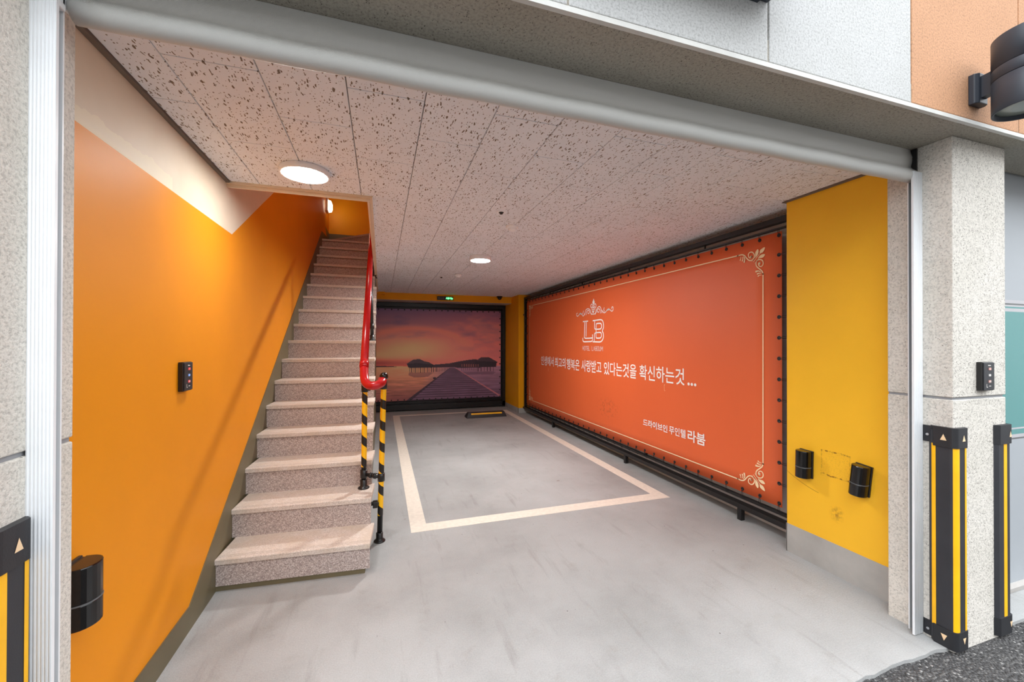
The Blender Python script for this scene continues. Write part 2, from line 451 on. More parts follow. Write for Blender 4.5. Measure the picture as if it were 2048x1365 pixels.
def tag(o, label, cat, group=None):
    o['label'] = label; o['category'] = cat
    if group: o['group'] = group
    return o
def thing(name, loc, label, cat, group=None):
    o = bpy.data.objects.new(name, None); COL.objects.link(o); o.location = loc; o.empty_display_size = .1
    WO[o.name] = tuple(loc); return tag(o, label, cat, group)
def struct(name, mb, mat, label=None, bevel=0, parent=None):
    o = ob(name, mb, mat, parent, None if parent else (0, 0, 0), bevel)
    if not parent: o['kind'] = 'structure'
    if label: o['label'] = label
    return o
def clone(o, parent, loc):
    c = o.copy(); COL.objects.link(c); c.parent = parent
    pw = WO[parent.name]; c.location = tuple(loc[i]-pw[i] for i in range(3)); WO[c.name] = tuple(loc); return c

def smooth2(pts, k=6, closed=False):
    """Catmull-Rom resampling of a 2D/3D polyline"""
    P = [np.array(p, float) for p in pts]; n = len(P); out = []
    if n < 3 and not closed: return [tuple(p) for p in P]
    rng = n if closed else n-1
    for i in range(rng):
        if closed: p0, p1, p2, p3 = P[(i-1) % n], P[i], P[(i+1) % n], P[(i+2) % n]
        else: p0, p1, p2, p3 = P[max(i-1, 0)], P[i], P[i+1], P[min(i+2, n-1)]
        for j in range(k):
            t = j/k
            out.append(tuple(.5*((2*p1)+(-p0+p2)*t+(2*p0-5*p1+4*p2-p3)*t*t+(-p0+3*p1-3*p2+p3)*t**3)))
    if not closed: out.append(tuple(P[-1]))
    return out

# ------------------------------------------------------------------ dimensions
XL, XR = -.917, 2.71          # left orange wall, yellow pier
JL, JR = -.797, 2.587         # stone jambs
ZC, ZS = 2.45, 2.445          # ceiling, soffit
YF = 1.10                     # face of the upper facade

# ------------------------------------------------------------------ floor, street
fm = MB()
edge = []
x = -1.9
while x < 7.5:
    edge.append((x, 1.213+random.uniform(-.006, .006)+.003*math.sin(x*9))); x += .045
poly = edge+[(7.5, 1.6), (3.3, 1.6), (3.3, 9.3), (-1.9, 9.3)]
floor = struct('floor', fm.prism(poly, -.12, 0, 'z'), M['floor'])
struct('ground', MB().prism([(-30, -30), (34, -30), (34, 1.35), (-30, 1.35)], -.3, -.016, 'z'), M['asphalt'], 'dark coarse asphalt of the street in front of the garage')
# painted bay lines, each a strip lying on the floor
for x0, x1, y0, y1 in ((.221, .345, 3.178, 8.40), (2.470, 2.590, 3.178, 8.40), (.345, 2.470, 3.178, 3.308), (.345, 2.470, 8.29, 8.40)):
    ob('painted_line', MB().box(x0, x1, y0, y1, 0, .0015), M['floor_line'], floor)

# ------------------------------------------------------------------ ceiling and its tiles
slab = MB()
slab.box(-.078, 3.1, 1.40, 9.1, 2.466, 2.60)
slab.box(-1.1, -.078, 1.40, 2.935, 2.466, 2.60)
slab.box(-1.1, -.078, 8.42, 9.1, 2.466, 2.60)
ceiling = struct('ceiling', slab, M['trim_dark'])
tile_cache = {}
def tile(x0, x1, y0, y1):
    if x1-x0 < .02 or y1-y0 < .02: return
    g = .0019
    w, d = round(x1-x0-2*g, 4), round(y1-y0-2*g, 4)
    c = ((x0+x1)/2, (y0+y1)/2, ZC)
    key = (w, d)
    if key not in tile_cache:
        e = .0015; mb = MB()
        a, b = w/2, d/2
        V = [(-a+e, -b+e, 0), (a-e, -b+e, 0), (a-e, b-e, 0), (-a+e, b-e, 0), (-a, -b, e), (a, -b, e), (a, b, e), (-a, b, e), (-a, -b, .016), (a, -b, .016), (a, b, .016), (-a, b, .016)]
        F = [(0, 1, 2, 3), (8, 9, 10, 11)]
        for i in range(4):
            j = (i+1) % 4
            F += [(i, j, 4+j, 4+i), (4+i, 4+j, 8+j, 8+i)]
        mb.add(V, F); tile_cache[key] = mesh_of(mb, [M['tile']], (0, 0, 0))
    ob('ceiling_tile', tile_cache[key], M['tile'], ceiling, c)
xs = [-.897]+[-.7345+.301*k for k in range(13)]
xs[-1] = min(xs[-1], 3.0); xs = [q for q in xs if q < 3.0]+[3.0]
PY = .628
for k in range(len(xs)-1):
    x0, x1 = xs[k], xs[k+1]
    y0 = (1.704 if k % 2 else 2.018)-PY*2
    ys = []
    while y0 < 9.0: ys.append(y0); y0 += PY
    for a, b in zip(ys[:-1], ys[1:]):
        a, b = max(a, 1.40), min(b, 8.99)
        if b-a < .03: continue
        parts = [(x0, x1)]
        if x0 < -.078 and b > 2.935:      # the stair opening
            if a < 2.935: tile(x0, x1, a, 2.935)
            if x1 > -.078: tile(-.078, x1, max(a, 2.935), b)
            continue
        if x1 > 2.70 and a < 2.115:       # strip over the yellow pier
            if x0 < 2.69: tile(x0, 2.692, a, min(b, 2.115))
            if b > 2.14: tile(x0, x1, 2.116, b)
            continue
        tile(x0, x1, a, b)
struct('trim_1', MB().box(-.917, -.897, 1.42, 2.935, 2.440, 2.466), M['trim_dark'], 'grey shadow moulding between ceiling tiles and left wall')
struct('trim_2', MB().box(2.692, 2.712, 1.42, 2.125, 2.440, 2.466).box(2.692, 3.0, 2.115, 2.135, 2.443, 2.466), M['trim_dark'], 'grey shadow moulding above the yellow pier')
tm = MB()
tm.box(-.917, -.062, 2.918, 2.945, 2.436, 2.475)
tm.box(-.917, -.078, 2.932, 2.945, 2.416, 2.4365)
tm.box(-.090, -.062, 2.945, 8.3, 2.436, 2.475).box(-.096, -.082, 2.945, 8.3, 2.425, 2.4365)
struct('trim_3', tm, M['trim_beige'], 'cream moulding around the stair opening in the ceiling')

# ------------------------------------------------------------------ walls
# left wall: orange paint with the cream field, cut on a slant where it steps back
wl = MB()
Ya = 1.30
kink = [(6.086, 3.465), (7.737, 3.295)]
def lw(poly, x0, mi=0):
    wl.prism(poly, x0, -1.15, 'x', mi)
# diagonal end of the near wall slab runs from (5.6,3.78) down to (7.75,3.20)
orange = [(Ya, 0), (7.30, 0), (7.90, 3.0), (7.74, 3.29), (6.09, 3.47), (4.6, 4.40), (4.089, 2.792), (3.031, 2.146), (Ya, 2.146)]
orange = [(Ya, 0), (7.74, 0), (7.737, 3.295), (5.30, 5.25), (5.25, 5.25), (5.25, 3.50), (4.089, 2.792), (3.031, 2.146), (Ya, 2.146)]
wall_left = struct('wall_left', MB().prism(orange, XL, -1.15, 'x'), M['orange_wall'])
cream = [(Ya, 2.146), (3.031, 2.146), (4.089, 2.792), (5.25, 3.50), (5.25, 5.25), (Ya, 5.25)]
ob('upper_field', MB().prism(cream, XL-.0005, -1.15, 'x'), M['cream_wall'], wall_left, label='cream painted upper field')
ob('far_wall_face', MB().box(-1.15, XL-.032, 5.25, 9.1, 0, 5.25), M['orange_wall'], wall_left)
# skirting on the left wall, stepping up along the stairs
bb = [(Ya, 0), (3.2, 0), (7.737, 3.02), (7.737, 3.295), (7.12, 3.243+.0), (2.546, .190), (2.442, .123), (Ya, .123)]
struct('baseboard_left', MB().prism(bb, XL+.006, XL-.01, 'x'), M['baseboard_olive'])
struct('baseboard_back', MB().box(XL-.033, XL-.026, 7.6, 8.3, 3.0, 3.50).box(XL-.033, -.08, 8.292, 8.301, 3.0, 3.50), M['baseboard_olive'])
# stairwell walls above the ceiling
struct('wall_stair', MB().box(-.078, .06, 2.945, 8.42, 2.60, 5.25).box(XL-.1, .06, 2.80, 2.935, 2.60, 5.25).box(-1.15, .06, 8.30, 8.42, 2.40, 5.25).box(-1.15, .06, 2.80, 8.42, 5.20, 5.30), M['amber_wall'], 'orange walls of the stairwell above the garage ceiling')
# right side
struct('wall_right', MB().box(XR, 3.1, 1.452, 2.115, 0, 2.46), M['yellow_wall'], 'yellow pier at the right of the entrance')
struct('baseboard_right', MB().box(XR-.004, XR+.002, 1.452, 2.117, 0, .195).box(XR-.004, 3.0, 2.113, 2.119, 0, .195), M['baseboard_grey'])
struct('wall_far_right', MB().box(2.96, 3.1, 2.115, 9.1, 0, 2.47), plain('pale_grey_wall_paint', srgb(214, 210, 205), .8), 'grey wall behind the orange banner')
struct('wall_column', MB().box(2.70, 3.0, 7.93, 9.0, 0, 2.45), M['amber_wall'], 'yellow column at the back right corner')
struct('baseboard_column', MB().box(2.694, 3.0, 7.924, 7.934, 0, .105).box(2.694, 2.702, 7.924, 9.0, 0, .105), M['baseboard_grey'])
struct('wall_back', MB().box(-1.15, 3.1, 9.0, 9.1, 0, 2.47), M['plain_grey'])
bm_ = MB().box(-.30, 2.70, 8.404, 9.0, 2.312, 2.45)
struct('wall_beam', bm_, M['amber_wall'], 'yellow beam above the sunset banner')
struct('trim_4', MB().box(-.30, 2.70, 8.410, 9.0, 2.308, 2.3125), M['plain_grey'], 'grey underside of the yellow beam')

# ------------------------------------------------------------------ stone pillars of the entrance
def pillar(name, x0, x1, y0, y1, label, top=ZS):
    core = struct(name, MB().box(x0+.008, x1-.008, y0+.008, y1-.001, 0, top), M['joint_grey'], label)
    for a, b in ((-.02, 1.181), (1.193, top)):
        ob('stone_panel', MB().box(x0, x1, y0, y1, a, b), M['pillar_stone'], core, bevel=.004)
    return core
pillar('wall_pillar_left', -2.6, JL, 1.172, 1.416, 'speckled stone-coated pillar at the left edge')
pillar('wall_pillar_right', JR, 3.020, 1.190, 1.452, 'speckled stone-coated pillar right of the entrance')
# soffit and upper facade
struct('wall_soffit', MB().box(-2.6, 7.5, YF+.003, 1.345, ZS, ZS+.10), M['soffit_stone'], 'grey stone-coated underside of the overhang')
struct('trim_5', MB().box(-2.6, 7.5, YF-.004, YF+.012, ZS-.003, ZS+.014), M['edge_white'], 'pale drip edge along the bottom of the facade')
wf = struct('wall_front', MB().box(-2.6, 7.5, YF+.012, 1.40, ZS+.014, 5.4).box(-2.6, 7.5, 1.345, 1.42, 2.60, 5.4), M['joint_beige'])
P0 = 1.323-.793*5
for k in range(12):
    a, b = P0+.793*k, P0+.793*(k+1)
    ob('stone_panel', MB().box(a+.0035, b-.0035, YF, YF+.02, ZS+.020, 5.4), M['facade_peach'] if a > 2.0 else M['facade_white'], wf, bevel=.003)
struct('wall_opposite_added', MB().box(-14, 18, -9.5, -9.0, 0, 6.2), M['plain_grey'], 'plain building front added across the street to block low sky, behind the viewer')  # unseen building, added to cut off the low sky light
struct('wall_end', MB().box(-2.7, -2.6, 1.1, 9.1, 0, 5.4).box(7.5, 7.6, 1.1, 9.1, 0, 5.4).box(-2.6, 7.5, 9.1, 9.2, 0, 5.4), M['plain_grey'], 'outer walls closing the building behind')

# ------------------------------------------------------------------ staircase
NS = 17
TY, TZ = .272, .183
def nos(n): return 2.755+TY*(n-1), .192+TZ*(n-1)
st = thing('staircase', (-.5, 2.755, 0), 'straight granite staircase rising along the left orange wall', 'staircase')
prof = [(2.775, 0)]
for n in range(1, NS+1):
    y, z = nos(n); prof += [(y+.022, z-.032-(TZ if n > 1 else 0)), (y+.022, z-.032)]
prof[1] = (2.777, .02)
prof += [(8.29, nos(NS)[1]-.032), (8.29, 2.2), (7.4, 2.2), (7.4, 0)]
ob('stair_core', MB().prism(prof, XL+.004, -.086, 'x'), M['baseboard_olive'], st)
tm1 = tm2 = None
def stair_piece(n):
    y, z = nos(n)
    ang = -.075*max(0, 1-(n-1)/7)
    xr = -.063 if n <= 12 else -.088
    ln = xr-(XL+.006)
    depth = .305 if n < NS else 1.25
    t = MB()
    e = .004
    t.prism([(0, -.004), (e, 0), (depth, 0), (depth, -.030), (0, -.030)], 0, ln, 'x')
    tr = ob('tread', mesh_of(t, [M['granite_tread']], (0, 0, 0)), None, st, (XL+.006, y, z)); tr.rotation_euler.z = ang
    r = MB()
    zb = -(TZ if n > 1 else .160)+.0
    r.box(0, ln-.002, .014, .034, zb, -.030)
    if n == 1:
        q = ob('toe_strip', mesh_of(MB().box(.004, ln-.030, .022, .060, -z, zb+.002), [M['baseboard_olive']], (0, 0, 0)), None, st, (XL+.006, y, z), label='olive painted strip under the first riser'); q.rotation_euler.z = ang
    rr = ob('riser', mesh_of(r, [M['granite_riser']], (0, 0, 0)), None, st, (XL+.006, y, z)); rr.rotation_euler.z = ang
for n in range(1, NS+1): stair_piece(n)
# winder step at the head of the flight
a_, b_ = Vector((-.93, 7.98, 0)), Vector((-.09, 7.17, 0))
def quadprism(p, q, dpt, z0, z1):
    d = (q-p).normalized(); nrm = Vector((-d.y, d.x, 0))
    pts = [p, q, q+nrm*dpt, p+nrm*dpt]
    return MB().prism([(v.x, v.y) for v in pts], z0, z1, 'z')
ob('riser', quadprism(a_, b_, .02, 3.10, 3.275), M['granite_riser'], st)
ob('tread', MB().prism([(-.93, 7.965), (-.088, 7.155), (-.088, 8.29), (-.93, 8.29)], 3.273, 3.303, 'z'), M['granite_tread'], st)

# ------------------------------------------------------------------ handrail
hr = thing('stair_handrail', (-.12, 3.19, 0), 'red tube handrail on black posts with yellow hazard tape', 'handrail')
def rz(y): return 1.283+.672*(y-3.2)
ob('rail', MB().tube([(-.121, 3.17, rz(3.17)), (-.123, 5, rz(5)), (-.124, 7.25, rz(7.25))], .0295, 18), M['red_rail'], hr)
ob('rail_bend', MB().tube(smooth2([(-.121, 3.20, rz(3.20)), (-.120, 3.165, 1.245), (-.117, 3.125, 1.205), (-.108, 3.085, 1.172), (-.090, 3.050, 1.153), (-.062, 3.028, 1.146), (-.030, 3.026, 1.150), (-.004, 3.050, 1.158), (.008, 3.085, 1.168), (.006, 3.120, 1.176)], 5), .0305, 18), M['red_rail'], hr)
ob('rail_coupling', MB().tube([(-.121, 3.185, rz(3.185)), (-.121, 3.235, rz(3.235))], .0335, 18), M['red_rail'], hr)
def tape_mat():
    t = NT('yellow_black_hazard_tape'); tc = t.new('ShaderNodeTexCoord'); sx = t.new('ShaderNodeSeparateXYZ'); t.link(tc.outputs['Object'], sx.inputs[0])
    ang = t.math('ARCTAN2', sx.outputs[0], t.math('MULTIPLY', sx.outputs[1], -1))
    ph = t.math('ADD', sx.outputs[2], t.math('MULTIPLY', ang, .0165))
    fr = t.math('FRACT', t.math('ADD', t.math('DIVIDE', ph, .158), 10.0))
    yel = t.math('GREATER_THAN', fr, .42)
    t.col(t.mix(yel, srgb(30, 26, 24), srgb(252, 190, 10))); t.rough(.38); return t.m
M['tape'] = tape_mat()
def post(x, y, z0, z1, lean=0, tape=None, coup=()):
    p = MB().cyl((x, y, z0), (x+lean, y, z1), .0185, n=18)
    po = ob('post', p, M['black_satin'], hr, (x, y, z0))
    f = MB().lathe([(.041, 0), (.041, .006), (.036, .011), (.027, .017), (.0245, .024), (.0245, .062), (.020, .066)], (x, y, z0), n=20)
    ob('flange', f, M['black_satin'], po)
    for c in coup:
        ob('coupler', MB().lathe([(.021, -.03), (.025, -.028), (.025, .028), (.021, .03)], (x+lean*(c-z0)/(z1-z0), y, c), n=18), M['black_satin'], po)
    if tape:
        k0 = (tape[0]-z0)/(z1-z0); k1 = (tape[1]-z0)/(z1-z0)
        ob('hazard_tape', MB().cyl((x+lean*k0, y, tape[0]), (x+lean*k1, y, tape[1]), .0196, n=20, cap=False), M['tape'], hr, (x+lean*k0, y, tape[0]))
    return po
post(-.121, 3.190, .375, 1.135, .006, (.535, 1.10), (.482, 1.115))
p2 = post(-.008, 3.120, 0, 1.165, .026, (.19, 1.115), (.467, 1.14))
ob('finial', MB().sphere((.018, 3.120, 1.203), .031).lathe([(.022, -.03), (.024, -.02), (.016, -.012)], (.018, 3.12, 1.185), n=16), M['black_gloss'], hr)
ob('crossbar', MB().tube([(-.118, 3.187, .478), (.002, 3.122, .467)], .013).tube([(-.076, 3.165, .474), (-.062, 3.157, .473)], .021).tube([(-.048, 3.150, .472), (-.034, 3.142, .471)], .021), M['black_satin'], hr)
ob('crossbar', MB().tube([(-.116, 3.187, 1.112), (.015, 3.122, 1.125)], .012).tube([(-.10, 3.18, 1.113), (-.08, 3.17, 1.115)], .020), M['black_satin'], hr)
ob('wall_bracket', MB().box(-.075, -.012, 3.100, 3.128, .270, .292).box(-.055, -.022, 3.085, 3.130, .255, .300), M['black_satin'], hr, bevel=.004)
for n, yy in ((8, 4.76), (13, 6.20)):
    zz = nos(n)[1]; post(-.098, yy, zz, rz(yy)-.015, -.018, None, (zz+.16,))

# ------------------------------------------------------------------ ceiling fittings
def ceiling_light(x, y, r, h, mat, label, deep=False):
    t = thing('ceiling_light', (x, y, ZC), label, 'light', 'round ceiling lights')
    if not deep:
        ob('housing', MB().lathe([(r*.97, 0), (r, -.004), (r, -h+.004), (r*.985, -h), (r*.90, -h), (r*.89, -h+.004)], (x, y, ZC), n=48), M['white_plastic'], t)
        ob('diffuser', MB().lathe([(r*.895, -h+.003), (r*.85, -h-.001), (r*.5, -h-.003), (.001, -h-.0035)], (x, y, ZC), n=48), mat, t)
    else:
        ob('housing', MB().lathe([(r*1.02, 0), (r*1.03, -.006), (r*1.02, -.024), (r*.99, -.027), (r*.97, -.026)], (x, y, ZC), n=48), M['white_plastic'], t)
        ob('diffuser', MB().lathe([(r*.985, -.025), (r*.96, -.031), (r*.80, -h*.85), (r*.45, -h*1.05), (.001, -h*1.10)], (x, y, ZC), n=48), mat, t)
    return t
ceiling_light(-.425, 2.600, .133, .032, M['bright'], 'flat round ceiling light beside the stair opening')
ceiling_light(1.085, 4.560, .122, .052, M['bright2'], 'domed round ceiling light in the middle of the ceiling')
t = thing('ceiling_light', (-.50, 4.5, 5.20), 'unseen round ceiling light added in the stairwell to brighten the steps', 'light', 'round ceiling lights')  # added lamp, never in view; fills the stairwell with light
ob('housing', MB().lathe([(.13, 0), (.133, -.004), (.133, -.030), (.12, -.030)], (-.50, 4.5, 5.20), n=32), M['white_plastic'], t)
ob('diffuser', MB().lathe([(.12, -.028), (.10, -.036), (.001, -.038)], (-.50, 4.5, 5.20), n=32), emit('stair_fill_diffuser', (1.0, .93, .82, 1), STAIR_FILL), t)
def detector(x, y, label):
    t = thing('smoke_detector', (x, y, ZC), label, 'detector', 'smoke detectors')
    ob('base', MB().lathe([(.052, 0), (.053, -.004), (.053, -.014), (.049, -.020), (.040, -.024)], (x, y, ZC), n=28), M['white_plastic'], t)
    ob('dome', MB().lathe([(.036, -.022), (.036, -.030), (.031, -.038), (.018, -.043), (.001, -.044)], (x, y, ZC), n=28), M['white_plastic'], t)
detector(1.060, 3.29, 'white smoke detector nearer the entrance, beside the black sprinkler')
detector(1.062, 5.88, 'white smoke detector near the back, behind the domed light')
def sprinkler(x, y, label):
    t = thing('sprinkler', (x, y, ZC), label, 'sprinkler', 'ceiling sprinklers')
    ob('escutcheon', MB().lathe([(.036, 0), (.036, -.003), (.026, -.006)], (x, y, ZC), n=24), M['white_plastic'], t)
    ob('head', MB().lathe([(.019, -.005), (.019, -.009), (.012, -.014), (.011, -.019), (.004, -.021)], (x, y, ZC), n=18), M['black_satin'], t)
sprinkler(.865, 2.955, 'small black-headed ceiling sprinkler nearer the entrance')
sprinkler(.860, 6.15, 'small ceiling sprinkler near the back of the garage')

# ------------------------------------------------------------------ flat print helpers
def text_mesh(body, off=0.0):
    c = bpy.data.curves.new('text', 'FONT'); c.body = body; c.offset = off; c.resolution_u = 3
    o = bpy.data.objects.new('text', c); COL.objects.link(o); bpy.context.view_layer.update()
    me = bpy.data.meshes.new_from_object(o.evaluated_get(bpy.context.evaluated_depsgraph_get()))
    V = np.array([tuple(v.co) for v in me.vertices]); F = [tuple(p.vertices) for p in me.polygons]
    bpy.data.objects.remove(o); bpy.data.curves.remove(c); bpy.data.meshes.remove(me)
    return V, F
def put_text(mb, body, fn, a0, a1, z0, z1, off=0.0):
    V, F = text_mesh(body, off)
    mn, mx = V.min(0), V.max(0)
    P = []
    for v in V:
        s = (v[0]-mn[0])/max(1e-6, mx[0]-mn[0]); t = (v[1]-mn[1])/max(1e-6, mx[1]-mn[1])
        P.append(fn(a0+(a1-a0)*s, z0+(z1-z0)*t))
    mb.add(P, F)
def ribbon(mb, pts, w, fn, k=6, taper=None, closed=False):
    P = smooth2(pts, k, closed) if len(pts) > 2 else [tuple(p) for p in pts]
    n = len(P); L = []; R = []
    for i in range(n):
        a = np.array(P[max(i-1, 0)]); b = np.array(P[min(i+1, n-1)])
        d = b-a; d = d/max(1e-9, np.hypot(*d)); nn = np.array([-d[1], d[0]])
        f = i/(n-1); ww = w if taper is None else w*(taper[0]+(taper[1]-taper[0])*f)
        p = np.array(P[i])
        if i == 0: p = p-d*ww*.4
        if i == n-1: p = p+d*ww*.4
        L.append(fn(*(p+nn*ww/2))); R.append(fn(*(p-nn*ww/2)))
    V = L+R
    mb.add(V, [(i, i+1, n+i+1, n+i) for i in range(n-1)])
def blob(mb, pts, fn, k=4):
    P = smooth2(pts, k, True)
    mb.add([fn(*p) for p in P], [tuple(range(len(P)))])

# ------------------------------------------------------------------ right banner and its frame
XB = 2.830
fr = thing('banner_frame', (2.85, 5.0, 0), 'black steel frame holding the orange banner on the right', 'frame')
def bar(name, *b): return ob(name, MB().box(*b), M['black_frame'], fr, bevel=.003)
bar('top_bar', 2.815, 2.865, 2.15, 7.93, 2.353, 2.398)
bar('bottom_bar', 2.795, 2.865, 2.12, 7.93, .098, .138)
bar('inner_bar', 2.826, 2.846, 2.20, 7.86, 2.304, 2.320)
bar('inner_bar', 2.838, 2.868, 2.20, 7.86, .165, .190)
bar('upright', 2.815, 2.865, 2.150, 2.200, .138, 2.353)
bar('upright', 2.815, 2.865, 7.870, 7.930, .138, 2.353)
bar('upright', 2.846, 2.860, 2.202, 2.212, .19, 2.31)
for yy in (3.90, 5.70): bar('upright', 2.850, 2.880, yy, yy+.03, .19, 2.31)
for yy in (2.60, 4.245, 6.420): bar('foot', 2.800, 2.840, yy-.02, yy+.02, 0, .098)
for yy in (3.0, 4.2, 5.4, 6.6): bar('spacer', 2.83, 2.845, yy, yy+.010, 2.32, 2.353)
bar('lug', 2.80, 2.83, 7.925, 7.96, 2.02, 2.05)
bn = thing('advertising_banner', (XB, 5.0, .2), 'large orange hotel banner with white Korean slogan on the right wall', 'banner')
NYb, NZb = 24, 12
SH = MB(); V = []
def bsurf(s, t):   # s along y (0 near), t up
    y = 2.246+(7.79-2.246)*s; zl = .232+(.190-.232)*s; zh = 2.287+(2.306-2.287)*s
    z = zl+(zh-zl)*t
    bulge = .004*math.sin(math.pi*s)*math.sin(math.pi*t)
    return (XB-bulge, y, z)
for j in range(NZb+1):
    for i in range(NYb+1): V.append(bsurf(i/NYb, j/NZb))
SH.add(V, [(j*(NYb+1)+i, j*(NYb+1)+i+1, (j+1)*(NYb+1)+i+1, (j+1)*(NYb+1)+i) for j in range(NZb) for i in range(NYb)], True)
sheet_o = ob('banner_sheet', SH, M['banner'], bn)
so = sheet_o.modifiers.new('thick', 'SOLIDIFY'); so.thickness = .0015; so.offset = 0
def BF(y, z): return (XB-.0062, y, z)
# slogan, one mesh per word
for body, a, b, z0, z1 in (('인생에서', 6.99, 6.417, 1.046, 1.212), ('최고의', 6.364, 5.95, 1.044, 1.208), ('행복은', 5.903, 5.465, 1.034, 1.204), ('사랑받고', 5.401, 4.828, 1.036, 1.206), ('있다는것을', 4.764, 4.041, 1.034, 1.204), ('확신하는것', 3.983, 3.257, 1.036, 1.204), ('...', 3.216, 3.099, 1.043, 1.072)):
    mb = MB(); put_text(mb, body, BF, a, b, z0, z1, .009 if body != '...' else .02); ob('slogan_word', mb, M['print_white'], bn)
for body, a, b, z0, z1, of in (('드라이브인', 3.913, 3.505, .520, .598, .020), ('무인텔', 3.478, 3.240, .520, .604, .014), ('라붐', 3.213, 2.988, .505, .618, .018)):
    mb = MB(); put_text(mb, body, BF, a, b, z0, z1, of); ob('tagline_word', mb, M['print_white'], bn)
# cream border with a scrolled ornament in each corner
ORN = dict(
 h=[(.237,-.016),(.199,-.017),(.172,-.007),(.154,.014),(.131,.039),(.11,.047),(.09,.042),(.077,.027),(.077,.008),(.09,-.012),(.107,-.02),(.125,-.016),(.132,-.001),(.127,.017),(.118,.025),(.106,.024),(.102,.014)],
 v=[(-.001,.176),(.007,.153),(.026,.133),(.05,.111),(.061,.092),(.06,.07),(.048,.057),(.026,.056),(.006,.067),(-.002,.086),(.002,.103),(.016,.112),(.033,.105),(.041,.089),(.035,.08),(.026,.081)],
 s1=[(.1,.056),(.08,.038),(.065,.026)], s2=[(.085,.063),(.065,.043),(.028,.009)], s3=[(.072,.077),(.05,.057),(.033,.041)],
 f1=[(.207,-.003),(.204,.011),(.21,.026)], f2=[(.193,.001),(.184,.017),(.189,.034)], f3=[(.18,0),(.166,.023),(.171,.047)],
 g1=[(.012,.182),(.031,.178),(.043,.184)], g2=[(.012,.17),(.033,.162),(.049,.165)], g3=[(.015,.159),(.038,.144),(.061,.144)])
LEAF = [[(-.015,-.032),(-.012,-.012),(.002,.004),(.018,.007),(.028,.011),(.028,-.012),(.014,-.024)], [(.046,-.03),(.038,-.012),(.043,.008),(.057,.025),(.066,.031),(.069,.007),(.065,-.014)], [(-.016,.023),(-.01,.037),(.002,.045),(.021,.045),(.043,.044),(.031,.028),(.011,.019)]]
WD = dict(h=.0095, v=.0095, s1=.003, s2=.004, s3=.003, f1=.008, f2=.0095, f3=.012, g1=.008, g2=.0095, g3=.012)
BC = dict(nt=(2.398, 2.165, 1, -1), nb=(2.400, .340, 1, 1), ft=(7.632, 2.175, -1, -1), fb=(7.632, .338, -1, 1))
for key, (y0, z0, sy, sz) in BC.items():
    mb = MB(); fn = lambda a, b: BF(y0+sy*a, z0+sz*b)
    for k, p in ORN.items():
        tp = (.25, 1.25) if k[0] in 'fg' else ((1, .8) if k in 'hv' else None)
        ribbon(mb, p, WD[k], fn, 6, tp)
    for p in LEAF: blob(mb, p, fn)
    for q in ((.107, .017), (.030, .087)):
        blob(mb, [(q[0]+.008*math.cos(t), q[1]+.008*math.sin(t)) for t in (0, 1.05, 2.09, 3.14, 4.19, 5.24)], fn)
    ob('corner_ornament', mb, M['print_cream'], bn)
mb = MB()
ribbon(mb, [(2.398+.232, 2.181), (7.632-.232, 2.191)], .0095, BF); ribbon(mb, [(2.40+.232, .324), (7.632-.232, .322)], .0095, BF)
ribbon(mb, [(2.398, 2.165-.172), (2.400, .340+.172)], .0095, BF); ribbon(mb, [(7.632, 2.175-.172), (7.632, .338+.172)], .0095, BF)
ob('border_line', mb, M['print_cream'], bn)
# hotel monogram, crest and name
LOGO = [[(5.35,1.767),(5.206,1.767)], [(5.297,1.766),(5.31,1.556),(5.303,1.534),(5.281,1.522),(5.171,1.521),(5.082,1.524)], [(5.251,1.765),(5.258,1.552)],
 [(5.36,1.521),(5.357,1.493),(5.328,1.472),(5.217,1.472),(5.104,1.476),(5.078,1.488),(5.071,1.509),(5.068,1.567)],
 [(5.057,1.766),(4.955,1.768),(4.858,1.769),(4.811,1.759),(4.785,1.733),(4.774,1.698),(4.776,1.657),(4.805,1.617),(4.781,1.582),(4.775,1.541),(4.791,1.507),(4.824,1.479),(4.871,1.468),(4.982,1.469),(5.061,1.47)],
 [(5.008,1.764),(5.011,1.666),(5.004,1.651),(4.975,1.643),(4.865,1.643),(4.834,1.656),(4.823,1.68),(4.834,1.708),(4.858,1.719),(4.94,1.72),(4.966,1.71),(4.97,1.622),(4.971,1.537),(4.951,1.521),(4.865,1.521),(4.834,1.536),(4.826,1.562),(4.838,1.587),(4.865,1.596),(4.968,1.595),(5.003,1.587),(5.015,1.566),(5.022,1.477)]]
mb = MB()
for p in LOGO: ribbon(mb, p, .0165, BF, 4)
ob('monogram', mb, M['print_white'], bn)
mb = MB()
